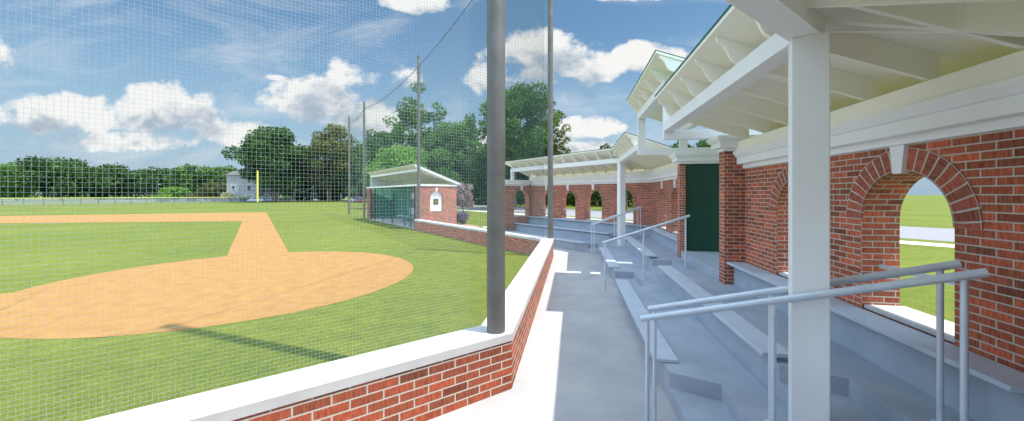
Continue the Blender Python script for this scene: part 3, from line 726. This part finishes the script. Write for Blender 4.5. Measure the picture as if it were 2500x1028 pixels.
MB().sweep([(-1.0, ds(-1) - .38), (-.85, ds(-1) - .38), (-.85, ds(-.85) - .18), (-1., ds(-1) - .18)], 'D', 9.86, 23.6).build('beam', M['white'], d_)
MB().sweep([(-1.29, ds(-1.29) - .16), (2.5, ds(2.5) - .12), (2.5, ds(2.5) - .001), (-1.29, ds(-1.29) - .001)], 'D', 9.63, 9.68).build('barge_board', M['white'], d_)
for i in range(26):
    m = 9.95 + .54 * i
    MB().sweep([(-1.22, ds(-1.22) - .06), (-1.0, ds(-1.0) - .175), (2.3, ds(2.3) - .14), (2.3, ds(2.3) - .001), (-1.22, ds(-1.22) - .001)], 'D', m, m + .05).build('rafter', M['cream'], d_)
MB().box('D', -1.0, -.86, 9.87, 10.0, HT2 + .14, ds(-1) - .38).build('post', M['white'], d_)
gb = MB()
for i in range(20):
    l = -.98 + .16 * i
    gb.sweep([(l, HT2 + .142), (l + .1, HT2 + .142), (l + .1, max(HT2 + .16, ds(l + .1) - .01)), (l, max(HT2 + .16, ds(l) - .01))], 'D', 23.42, 23.46)
gb.sweep([(-1., HT2 + .141), (2.3, HT2 + .141), (2.3, ds(2.3) - .004), (-1., ds(-1.) - .004)], 'D', 23.48, 23.51)
gb.build('gable_battens', M['white'], d_)
for m in (21.7, 19.0, 16.1, 12.8, 11.4, 10.55, 23.2):
    MB().tube([W('D', -1.0, m, .04), W('D', -1.0, m, HT2)], .045, 10).build('front_post', M['dark'], d_, smooth=True)
# plaque
pq = thing('wall_plaque', W('D', NC, DM0 + .09, 1.95), 'small dark bronze plaque with gilt lines of text inside the white arched niche', 'plaque')
MB().box('D', NC - .20, NC + .20, DM0 + .065, DM0 + .098, 1.90, 2.35).build('plate', M['bronze'], pq)
for i in range(7):
    wd_ = (.15, .11, .16, .14, .16, .12, .08)[i]
    MB().box('D', NC - wd_, NC + wd_, DM0 + .060, DM0 + .064, 2.29 - .055 * i, 2.305 - .055 * i).build('text_line', M['gold'], pq)
# dugout bench + helmet shelf
bd = thing('dugout_bench', W('D', 1.4, 14), 'pale bench with a backrest inside the dugout against the green wall', 'bench')
MB().box('D', 1.0, 1.5, 12.0, 21.0, .47, .53).build('seat', M['bench'], bd); MB().box('D', 1.50, 1.56, 12.0, 18.6, .70, 1.35).build('backrest', M['bench'], bd)
for m in (12.3, 14.5, 16.7, 18.4, 20.7):
    for l in (1.05, 1.5): MB().box('D', l, l + .05, m, m + .05, .04, .47 if l < 1.3 else .70).build('leg', M['rail'], bd)
bs = thing('helmet_rack', W('D', 1.7, 15), 'white slatted rack fixed high on the green dugout wall', 'rack')
MB().box('D', 1.86, 1.905, 12.4, 18.6, 2.25, 2.85).build('backing_board', M['white'], bs)
MB().box('D', 1.6, 1.858, 12.4, 18.6, 2.25, 2.29).build('shelf', M['white'], bs)
for i in range(8): MB().box('D', 1.6, 1.858, 12.4 + i * .88, 12.44 + i * .88, 2.292, 2.8).build('divider', M['white'], bs)

# ------------------------------------------------------------------ vegetation
def leaves(pts, nrm, size, tint, m, name, parent, rng):
    n = len(pts)
    a = rng.normal(size=(n, 3)) + nrm * .9; a /= np.linalg.norm(a, axis=1)[:, None]
    r = rng.normal(size=(n, 3)); t1 = np.cross(a, r); t1 /= np.linalg.norm(t1, axis=1)[:, None]; t2 = np.cross(a, t1)
    s = size * rng.uniform(.6, 1.35, size=(n, 1)); k = rng.uniform(.5, .8, size=(n, 1))
    P = np.stack([pts - t1 * s, pts - t2 * s * k, pts + t1 * s, pts + t2 * s * k], axis=1).reshape(-1, 3)
    me = bpy.data.meshes.new(name); me.vertices.add(4 * n); me.loops.add(4 * n); me.polygons.add(n)
    me.vertices.foreach_set('co', P.astype(np.float32).ravel()); me.loops.foreach_set('vertex_index', np.arange(4 * n, dtype=np.int32))
    me.polygons.foreach_set('loop_start', np.arange(0, 4 * n, 4, dtype=np.int32)); me.polygons.foreach_set('loop_total', np.full(n, 4, dtype=np.int32))
    me.update(calc_edges=True)
    at_ = me.attributes.new('tint', 'FLOAT', 'FACE'); at_.data.foreach_set('value', np.clip(tint, 0, 1).astype(np.float32))
    me.materials.append(m); o = bpy.data.objects.new(name, me); C.objects.link(o); o.parent = parent; return o

def tree(label, px, Y, top, wpx, base=None, kind='mid', seed=1, dens=1.0, group=None, name='broadleaf_tree', leaf=None, clump=.16, lean=0, trunk_h=None, X=None, hgt=None, wid=None, openness=.0, shape=1.0, nmax=26000):
    rng = np.random.default_rng(seed)
    pos = at(px, Y) if X is None else Vector((X, Y, 0))
    h = hpx(top, Y) if hgt is None else hgt; wd = wpx * Y / F if wid is None else wid
    o = thing(name, pos, label, 'tree', group)
    cb = h * .22 if base is None else base
    ctr = np.array([lean, 0, cb + (h - cb) * .50]); rad = np.array([wd / 2, wd / 2, (h - cb) / 2])
    K = int(64 / max(.6, clump / .16) ** 2)
    cl = []
    tries = 0
    while len(cl) < K and tries < 4000:
        tries += 1
        p = rng.normal(size=3); p /= np.linalg.norm(p); rr = rng.uniform(.25, 1) ** .5
        q = p * rr
        # irregular envelope
        env = 1 + .22 * math.sin(3.1 * p[0] + seed) * math.cos(2.3 * p[2] + seed * 1.7) + .12 * math.sin(7 * math.atan2(p[1], p[0]) + seed)
        q = q * (1 - clump * .9) * min(env, 1.12)
        if q[2] < -.35: q[:2] *= .8 * shape
        cl.append(ctr + q * rad)
    cl = np.array(cl); cr = clump * wd * rng.uniform(.6, 1.25, size=len(cl)) * (1.0)
    ls = leaf if leaf else max(.2, .0031 * Y)
    area = sum(4 * math.pi * r * r for r in cr); n = int(min(nmax, dens * area / (ls * ls * 2.0) * .85))
    idx = rng.choice(len(cl), size=n, p=(cr ** 2) / (cr ** 2).sum())
    d = rng.normal(size=(n, 3)); d /= np.linalg.norm(d, axis=1)[:, None]
    rr = rng.uniform(.35, 1, size=(n, 1)) ** .45
    rr *= 1 + .35 * (rng.uniform(size=(n, 1)) - .5)
    pts = cl[idx] + d * rr * cr[idx][:, None] * np.array([1, 1, .78])
    ct = rng.uniform(size=len(cl)); tint = .55 * ct[idx] + .45 * rng.uniform(size=n)
    tint = tint ** 1.3
    pts[:, 2] = np.maximum(pts[:, 2], .15)
    leaves(pts, d, ls, tint, LEAF[kind], 'crown', o, rng)
    # trunk + limbs
    b = MB(); tr = max(.12, h * .018)
    fork = Vector((pos.x + lean * .3, pos.y, cb + (h - cb) * .25))
    b.tube([pos + Vector((0, 0, -.1)), pos + Vector((lean * .1, 0, cb * .6)), fork], tr * 1.25, 10, r1=tr * .8)
    order = np.argsort(-cr)[:16]
    for k in order:
        e = Vector(pos) + Vector(cl[k]); mid = fork.lerp(e, .5) + Vector((0, 0, -.04 * h)); b.tube([fork, mid, e], tr * .42, 6, r1=tr * .10)
    b.build('trunk', M['bark'], o, smooth=True)
    return o

# far left row, beyond the outfield fence
G1 = 'trees beyond the outfield fence'; G2 = 'tall trees behind the dugout and stand'
tree('dark low tree left of the outfield view, shortest of the row', 345, 175, 413, 85, 1.5, 'dark', 11, group=G1)
tree('dark tree with a pale-edged crown at the left of the far row', 395, 165, 410, 75, 1.5, 'dark', 12, group=G1)
tree('bright-edged rounded tree with a rugged top right of the dark pair', 455, 150, 402, 78, 2, 'mid', 13, group=G1)
tree('broad green tree in the middle of the far row', 505, 155, 405, 85, 2, 'mid', 14, group=G1)
tree('green tree whose crown reaches the pale house', 552, 158, 401, 80, 2, 'mid', 15, group=G1)
tree('low olive spreading tree in front of the pale house', 540, 138, 452, 95, .8, 'olive', 16, group=G1)
tree('lower bright shrubby tree below the broad green tree', 425, 140, 450, 50, .4, 'bright', 17, group=G1)
tree('dark tree at the far left end of the row', 255, 170, 405, 120, 1.5, 'dark', 18, group=G1)
tree('taller dark tree near the left edge of the picture', 150, 160, 385, 130, 2, 'dark', 19, group=G1)
tree('mid green tree at the left edge of the picture', 40, 150, 395, 120, 2, 'mid', 20, group=G1)
tree('dim tree filling the gap behind the two dark trees', 310, 190, 418, 90, 2, 'dark', 21, group=G1)
# big round one + brownish one
tree('very large rounded dark tree behind the yellow foul pole', 668, 127, 306, 165, 3.2, 'dark', 31, dens=1.1, group=G1, clump=.13, nmax=34000)
tree('large olive-brown tree right of the big rounded tree', 805, 135, 305, 135, 2.6, 'olive', 32, dens=.95, group=G1, clump=.13, nmax=30000)
tree('dark understorey tree between the rounded and olive trees', 745, 150, 380, 110, 1.0, 'dark', 33, group=G1)
tree('green tree behind the two leftmost poles', 868, 140, 335, 90, 1.5, 'mid', 34, group=G1)
tree('loosely leafed tree whose top shows just right of the leftmost poles', 925, 120, 312, 110, 2.5, 'mid', 35, dens=.8, group=G2)
tree('low dark tree added to deepen the shade under the olive tree', 800, 158, 432, 110, .1, 'dark', 63, group=G1)  # dark crown added to stand in for the black shade here
tree('low dark bush-like tree added to deepen the shade left of the white posts', 735, 160, 440, 90, .1, 'dark', 64, group=G1)  # dark foliage added in place of plain shade beneath the crowns
tree('dark bushy tree low between the poles', 875, 155, 415, 110, .5, 'dark', 36, group=G1)
# behind dugout
tree('tall airy tree rising above the dugout with gaps of sky in its crown', 1020, 92, 216, 140, 5, 'mid', 41, dens=.75, group=G2, clump=.12, nmax=26000)
tree('bright green spreading tree directly above the dugout roof', 975, 70, 362, 170, 2.0, 'bright', 42, group=G2, nmax=22000)
tree('green tree between the dugout tree and the thick pole', 1125, 88, 268, 130, 3, 'mid', 43, dens=.9, group=G2)
tree('tallest tree, its crown split by the thick pole', 1255, 66, 186, 190, 4, 'mid', 44, dens=.95, group=G2, clump=.13, nmax=40000)
tree('slender side tree leaning out right of the second pole', 1352, 68, 218, 88, 3.5, 'olive', 45, dens=.62, group=G2, clump=.15)
tree('dense dark green tree low behind the left end of the stand', 1215, 72, 330, 150, 1.2, 'dark', 46, group=G2)
tree('dense green tree behind the far arcade roof', 1300, 76, 330, 120, 1.5, 'dark', 47, group=G2)
tree('airy green tree filling the gap left of the thick pole', 1075, 84, 292, 110, 3, 'mid', 62, dens=.9, group=G2)
tree('green tree low behind the bright tree', 1060, 78, 360, 120, 1.0, 'mid', 48, group=G2)
tree('dark tree peeking over the far roof right of the second pole', 1372, 82, 350, 70, 2, 'dark', 49, group=G2)
tree('small round tree showing above the far roof in the middle', 1440, 90, 360, 62, 2, 'mid', 50, group=G2)
tree('thin airy tree top above the far roof', 1478, 82, 345, 60, 2.5, 'olive', 151, dens=1.0, group=G2)
tree('olive tree top left of the raised gate roof', 1528, 62, 318, 62, 3, 'olive', 52, dens=.8, group=G2)
tree('dark green tree seen between the gate lintels', 1662, 52, 330, 95, 2.0, 'dark', 53, group=G2)
tree('dark tree filling the view right of the gate post', 1735, 56, 325, 90, 2, 'dark', 54, group=G2)
tree('olive branches behind the left gate post', 1590, 70, 338, 50, 2.5, 'olive', 55, dens=.7, group=G2)
tree('low dark tree across the road seen through the fourth arch', 1455, 95, 440, 70, .6, 'dark', 56, group=G2)
tree('dark tree across the road behind the fifth arch', 1525, 88, 425, 75, 2.6, 'dark', 57, group=G2)
tree('dark tree across the road right of the brick house', 1580, 84, 420, 80, 1.6, 'mid', 58, group=G2)
tree('shade tree across the road behind the end wall arch', 1265, 100, 420, 60, 1.0, 'dark', 59, group=G2)
tree('dark hedge-like tree behind the flowering shrub', 1150, 98, 420, 120, .3, 'dark', 60, group=G2)
tree('leafy tree behind the right end of the stand', 1850, 40, 300, 120, 2, 'mid', 61, group=G2)

def shrub(name, label, px, Y, X0_, wd, ht, kind, seed, leaf, n, z0=.1, stems=True, split=0):
    rng = np.random.default_rng(seed); pos = at(px, Y); o = thing(name, pos, label, 'shrub')
    K = 26; c = rng.normal(size=(K, 3)); c /= np.linalg.norm(c, axis=1)[:, None]; c *= rng.uniform(.3, .8, size=(K, 1))
    c = c * np.array([wd / 2, wd / 2, (ht - z0) / 2]) + np.array([0, 0, z0 + (ht - z0) / 2])
    if split: c[:, 0] += np.where(c[:, 2] > ht * .6, np.sign(c[:, 0]) * wd * .12, 0)
    idx = rng.integers(0, K, size=n); d = rng.normal(size=(n, 3)); d /= np.linalg.norm(d, axis=1)[:, None]
    pts = c[idx] + d * wd * .21 * rng.uniform(.4, 1.1, size=(n, 1)); pts[:, 2] = np.maximum(pts[:, 2], .04)
    t = rng.uniform(size=n) ** 1.2
    if kind == 'pink': t = np.where(rng.uniform(size=n) < .42 + .25 * (pts[:, 2] / ht), .6 + .4 * t, .1 * t)
    leaves(pts, d, leaf, t, LEAF[kind], 'foliage', o, rng)
    b = MB()
    for i in range(7):
        e = Vector(c[i]) + pos; b.tube([pos + Vector((.05 * math.cos(i * 2), .05 * math.sin(i * 2), -.02)), pos.lerp(e, .5) + Vector((0, 0, .1)), e], .028, 6, r1=.008)
    b.build('stems', M['bark'], o, smooth=True)
shrub('flowering_shrub', 'tall pink flowering shrub at the back corner of the dugout', 1136, 34.5, 0, 1.8, 3.8, 'pink', 5, .06, 7500, 1.0, split=1)
shrub('purple_bush', 'rounded purple-grey bush in the mulch bed beside the dugout', 1128, 33.2, 0, 1.25, 1.15, 'purple', 6, .045, 6000, .0)
for i, (px, Y, wd, ht, kd, lb) in enumerate(((395, 128, 6, 2.4, 'bright', 'low clipped bright bush left of the olive tree'), (470, 134, 5, 3.2, 'olive', 'rounded olive bush behind the outfield fence'),
                                     (560, 132, 6, 3.6, 'blossom', 'cream-flowering bush left of the pale house'), (598, 130, 4, 1.5, 'dark', 'dark low bush at the foot of the pale house'), (700, 140, 5, 1.7, 'mid', 'low green bush behind the fence end'))):
    shrub('bush', lb, px, Y, 0, wd, ht, kd, 70 + i, .22, 1500, .0)
# hedge / woodland mass behind everything
rng = np.random.default_rng(99)
for nm, lb, x0, x1, Y0_, Y1_, hh, kd, n in (('tree_belt', 'dim belt of distant woodland along the horizon', -520, 130, 215, 225, 11, 'dark', 20000), ('hedge', 'long dark hedge across the road', -22, 62, 96, 99, 4.2, 'dark', 15000)):
    t = rng.uniform(size=n); X = x0 + (x1 - x0) * t; Yy = Y0_ + (Y1_ - Y0_) * rng.uniform(size=n)
    if nm == 'hedge': Yy = Yy - (X + 22) * .45
    prof = hh * (.72 + .18 * np.sin(X * .11) + .12 * np.sin(X * .31 + 1) + .08 * np.sin(X * .83))
    Z = prof * rng.uniform(0, 1, size=n) ** .7; P = np.stack([X, Yy, Z], 1)
    d = rng.normal(size=(n, 3)); par = None
    o = leaves(P, d * .3, .75 if nm == 'tree_belt' else .33, rng.uniform(size=n) ** 1.4, LEAF[kd], nm, None, rng); tag(o, kind='stuff')

# ------------------------------------------------------------------ outfield fence, foul pole
fa = ground(337, 497.3); fb = ground(718, 492); fd = (fb - fa).normalized(); fa2 = fa - fd * 38
fence = thing('outfield_fence', (fa + fb) / 2, 'long chain-link outfield fence with a yellow top rail', 'fence')
MB().beam(fa2 + Vector((0, 0, 1.72)), fb + Vector((0, 0, 1.72)), .13, .13).build('top_rail', M['yellow'], fence)
b = MB(); b.beam(fa2 + Vector((0, 0, .85)), fb + Vector((0, 0, .85)), .02, 1.6); b.build('chain_link_mesh', M['chain'], fence)
L = (fb - fa2).length
for i in range(int(L / 3.05) + 1):
    p = fa2 + fd * (3.05 * i); MB().tube([p, p + Vector((0, 0, 1.66))], .07, 8).build('post', M['pole'], fence)
fp = ground(629, 495); o = thing('foul_pole', fp, 'thin bright yellow foul pole at the outfield fence', 'pole')
MB().tube([fp, fp + Vector((0, 0, 10.2))], .23, 12).build('shaft', M['yellow'], o, smooth=True)
MB().tube([fp + Vector((0, 0, 0)), fp + Vector((0, 0, .25))], .34, 12).build('base', M['pole'], o)

# white posts with a sagging rope, soccer goal
PW = [(718, 492, 458), (765.3, 491.5, 453.5), (799.6, 491.5, 455), (832.3, 491.5, 474)]
for i, (px, py, tp) in enumerate(PW):
    Y = 138; p = at(px, Y); lb = ('white post at the end of the outfield fence', 'tallest white post before the dark trees', 'white post right of the small goal', 'shortest white post, left of the leaning trunk')[i]
    o = thing('white_post', p, lb, 'post', 'white posts at the far edge of the grass')
    MB().tube([p, p + Vector((0, 0, hpx(tp, Y)))], .11, 10).build('shaft', M['white'], o, smooth=True)
    MB().tube([p + Vector((0, 0, hpx(tp, Y))), p + Vector((0, 0, hpx(tp, Y) + .12))], .15, 10).build('post_cap', M['white'], o)
o = tag(MB().tube(sag(at(718, 138, hpx(461, 138)), at(765, 138, hpx(456, 138)), 1.3), .06, 6).build('hanging_rope', M['white'], smooth=True), 'pale rope sagging between the first two white posts', 'rope')
gp = thing('goal_frame', at(766, 142), 'small white rectangular goal frame before the dark trees', 'goal')
g0, g1 = at(758, 142), at(774, 142); gh = 3.0
for p in (g0, g1): MB().tube([p, p + Vector((0, 0, gh))], .07, 8).build('upright', M['white'], gp)
MB().tube([g0 + Vector((0, 0, gh)), g1 + Vector((0, 0, gh))], .07, 8).build('crossbar', M['white'], gp)
for px, Y, hh, lb in ((619, 134, 9.0, 'thin grey lamp post just left of the yellow foul pole'), (872.5, 130, 7.3, 'street lamp with a curved arm between the poles'), (382, 150, 6.5, 'thin grey pole among the far trees at the left'), (540, 150, 5.5, 'short grey pole before the olive tree')):
    p = at(px, Y); o = thing('street_lamp', p, lb, 'lamp post', 'distant lamp posts')
    MB().tube([p, p + Vector((0, 0, hh))], .09, 8).build('shaft', M['pole'], o)
    MB().tube([p + Vector((0, 0, hh)), p + Vector((.5, 0, hh + .25)), p + Vector((1.2, 0, hh + .2))], .05, 6).build('arm', M['pole'], o)
    MB().obox(p + Vector((1.35, 0, 0)), (1, 0), (0, 1), .3, .12, hh + .12, hh + .26).build('lamp_head', M['white'], o)

# ------------------------------------------------------------------ buildings
def house(name, label, c, ax, hx, hy, ev, rd, wallm, wins, door=None):
    ax = Vector(ax).normalized(); ay = Vector((-ax.y, ax.x, 0)); o = thing(name, c, label, 'house')
    b = MB().obox(c, ax, ay, hx, hy, -.05, ev)
    P = lambda a, e, z: Vector(c) + ax * a + ay * e + Vector((0, 0, z))
    for s_ in (-1, 1):   # gable triangles on +-ax faces
        b.face([P(s_ * hx, -hy, ev), P(s_ * hx, hy, ev), P(s_ * hx, 0, rd)], [(0, ev), (2 * hy, ev), (hy, rd)])
    b.build('walls', wallm, o)
    r = MB()
    for s_ in (-1, 1):
        e0 = .4; k = (rd - ev) / hy
        q = [P(-hx - e0, s_ * (hy + e0), ev - k * e0 + .02), P(hx + e0, s_ * (hy + e0), ev - k * e0 + .02), P(hx + e0, 0, rd + .02), P(-hx - e0, 0, rd + .02)]
        q2 = [p + Vector((0, 0, .2)) for p in q]
        r.face(q, [(0, 0)] * 4); r.face(q2, [(0, 0)] * 4)
        for i in range(4): j = (i + 1) % 4; r.face([q[i], q[j], q2[j], q2[i]], [(0, 0)] * 4)
    r.build('roof', M['roofing'], o)
    for (face, a, z, ww, wh) in wins:
        # face: 'f' = -ay side, 'g' = -ax side, 'G' = +ax side
        if face == 'f': cc_, n_, t_ = P(a, -hy, 0), -ay, ax
        elif face == 'g': cc_, n_, t_ = P(-hx, a, 0), -ax, ay
        else: cc_, n_, t_ = P(hx, a, 0), ax, ay
        fr = MB().obox(cc_ + n_ * .03, t_, n_, ww / 2 + .12, .05, z - .12, z + wh + .12).build('window', M['white'], o)
        MB().obox(cc_ + n_ * .05, t_, n_, ww / 2, .05, z, z + wh).build('pane', M['glass'], fr)
    if door:
        for (a, ww, wh) in door:
            fr = MB().obox(P(a, -hy, 0) - ay * .03, ax, ay, ww / 2, .06, .02, wh).build('garage_door', M['white'], o)
            MB().obox(P(a, -hy, 0) - ay * .06, ax, ay, ww / 2 - .3, .06, wh - .65, wh - .25).build('pane', M['glass'], fr)
    return o
house('pale_house', 'pale grey two-storey house partly hidden by the large rounded tree', at(611, 137), (1, .06, 0), 5.4, 4.5, 9.6, 11.2, M['siding'], [('f', -3.0, 4.4, 1.0, 1.4), ('f', 2.4, 4.0, 1.2, 1.9), ('f', 2.4, 6.9, 1.0, 1.3)], [(2.6, 3.2, 2.5)])
house('garage', 'low white garage attached right of the pale house', at(654, 139), (1, .06, 0), 2.5, 3.4, 3.4, 4.6, M['siding'], [('f', 1.5, 1.7, .7, .8)], [(-.8, 2.4, 2.2)])
house('brick_house', 'red brick house with white windows across the road, seen through the arches', at(1350, 98), (.82, -.57, 0), 14.0, 5, 5.6, 8.4, M['far_brick'], [('f', a, 2.0, 1.3, 2.2) for a in (-11.5, -8.2, -5, -1.6, 2, 5.4, 8.8, 11.8)])

# ------------------------------------------------------------------ cars, person
def car(label, c, yaw, paint, suv=True):
    o = thing('parked_car', c, label, 'car', 'distant parked cars'); o.rotation_euler = (0, 0, yaw)
    Lh, wd = 2.3, .9; rf = 1.72 if suv else 1.45
    prof = [(-2.3, .35), (-2.32, .75), (-2.25, 1.0), (-1.9, 1.05), (2.0, .82), (2.28, .7), (2.3, .35)] if not suv else [(-2.3, .35), (-2.32, .8), (-2.28, 1.08), (1.1, 1.08), (2.15, .92), (2.3, .7), (2.32, .35)]
    cab = [(-2.2 if suv else -1.8, 1.04), (-1.95 if suv else -1.1, rf - .04), (-.9, rf), (.3, rf - .03), (1.15, 1.04)]
    def loft(pr, w0, w1, name, m, bev=.06):
        b = MB(); zs = [p[1] for p in pr]; z0, z1 = min(zs), max(zs)
        def q(p, s_): wv = w0 + (w1 - w0) * (p[1] - z0) / (z1 - z0); return (p[0], s_ * wv, p[1])
        b.face([q(p, -1) for p in pr], [(0, 0)] * len(pr)); b.face([q(p, 1) for p in pr][::-1], [(0, 0)] * len(pr))
        for i in range(len(pr)):
            j = (i + 1) % len(pr); b.face([q(pr[i], -1), q(pr[i], 1), q(pr[j], 1), q(pr[j], -1)], [(0, 0)] * 4)
        ob = MB.build(b, name, m, None, bevel=bev); ob.parent = o; return ob
    loft(prof, wd, wd * .95, 'body', paint); loft(cab, wd * .92, wd * .74, 'cabin', paint, .05)
    gl = loft([(p[0] * .93 - .02, 1.10 + (p[1] - 1.04) * .80) for p in cab], wd * .925, wd * .785, 'windows', M['glass'], .02)
    for sx in (-1.45, 1.45):
        for sy in (-1, 1):
            wv = MB().tube([(sx, sy * .70, .34), (sx, sy * .92, .34)], .34, 18).build('wheel', M['tyre'], None, smooth=True); wv.parent = o
            hb = MB().tube([(sx, sy * .90, .34), (sx, sy * .935, .34)], .20, 14).build('rim', M['rail'], None, smooth=True); hb.parent = wv
    for sy in (-.62, .62):
        hl = MB().obox((2.24, sy, 0), (1, 0), (0, 1), .07, .16, .66, .80).build('headlight', M['white'], None); hl.parent = o
car('silver car parked behind the outfield fence beside the yellow pole', at(625, 126), R_(205), M['silver'])
car('pale blue car parked between the two leftmost poles', at(870, 126), R_(160), M['bluep'])
car('red and pale car parked right of the pale blue car', at(884, 122), R_(-10), M['redp'], False)
car('dark-windowed car parked left of the garage', at(656, 130), R_(190), M['bluep'])

pp = at(744.7, 137.5)
o = thing('person', pp, 'person in a white shirt and dark trousers standing before the dark trees', 'person')
def skin_fig(name, m, verts, edges, radii, root=0):
    me = bpy.data.meshes.new(name); me.from_pydata(verts, edges, []); me.materials.append(m)
    ob = bpy.data.objects.new(name, me); C.objects.link(ob); ob.parent = o
    sk = ob.modifiers.new('skin', 'SKIN'); 
    for i, r in enumerate(radii): me.skin_vertices[0].data[i].radius = r; me.skin_vertices[0].data[i].use_root = (i == root)
    ss = ob.modifiers.new('sub', 'SUBSURF'); ss.levels = 1; ss.render_levels = 1
    return ob
V = [(0, 0, .95), (0, 0, 1.15), (0, 0, 1.42), (0, 0, 1.52), (0, .01, 1.60), (0, .01, 1.73), (.19, 0, 1.40), (.25, 0, 1.12), (.24, -.08, .88), (.24, -.1, .78), (-.19, 0, 1.40), (-.25, 0, 1.12), (-.22, -.08, .88), (-.22, -.1, .78),
     (.10, 0, .88), (.12, -.03, .48), (.12, .03, .08), (.12, -.12, .04), (-.10, 0, .88), (-.13, .03, .48), (-.13, .06, .08), (-.13, -.09, .04)]
E_ = [(0, 1), (1, 2), (2, 3), (3, 4), (4, 5), (2, 6), (6, 7), (7, 8), (8, 9), (2, 10), (10, 11), (11, 12), (12, 13), (0, 14), (14, 15), (15, 16), (16, 17), (0, 18), (18, 19), (19, 20), (20, 21)]
Rr = [(.14, .11), (.13, .10), (.16, .11), (.055, .055), (.085, .095), (.07, .085), (.06, .06), (.045, .045), (.032, .032), (.03, .02), (.06, .06), (.045, .045), (.032, .032), (.03, .02),
      (.085, .09), (.06, .065), (.04, .045), (.04, .03), (.085, .09), (.06, .065), (.04, .045), (.04, .03)]
skin_fig('body', M['skin'], V, E_, Rr)
sx_ = [0, 1, 2, 6, 7, 10, 11]; mp_ = {k: i for i, k in enumerate(sx_)}
skin_fig('shirt', M['shirt'], [V[k] for k in sx_], [(0, 1), (1, 2), (2, 3), (3, 4), (2, 5), (5, 6)], [(Rr[k][0] * 1.13, Rr[k][1] * 1.13) for k in sx_])
sx_ = [0, 14, 15, 16, 18, 19, 20]
skin_fig('trousers', M['jeans'], [V[k] for k in sx_], [(0, 1), (1, 2), (2, 3), (0, 4), (4, 5), (5, 6)], [(Rr[k][0] * 1.15, Rr[k][1] * 1.15) for k in sx_])
skin_fig('hair', M['hair'], [(0, .03, 1.70), (0, .03, 1.77)], [(0, 1)], [(.088, .10), (.06, .07)])
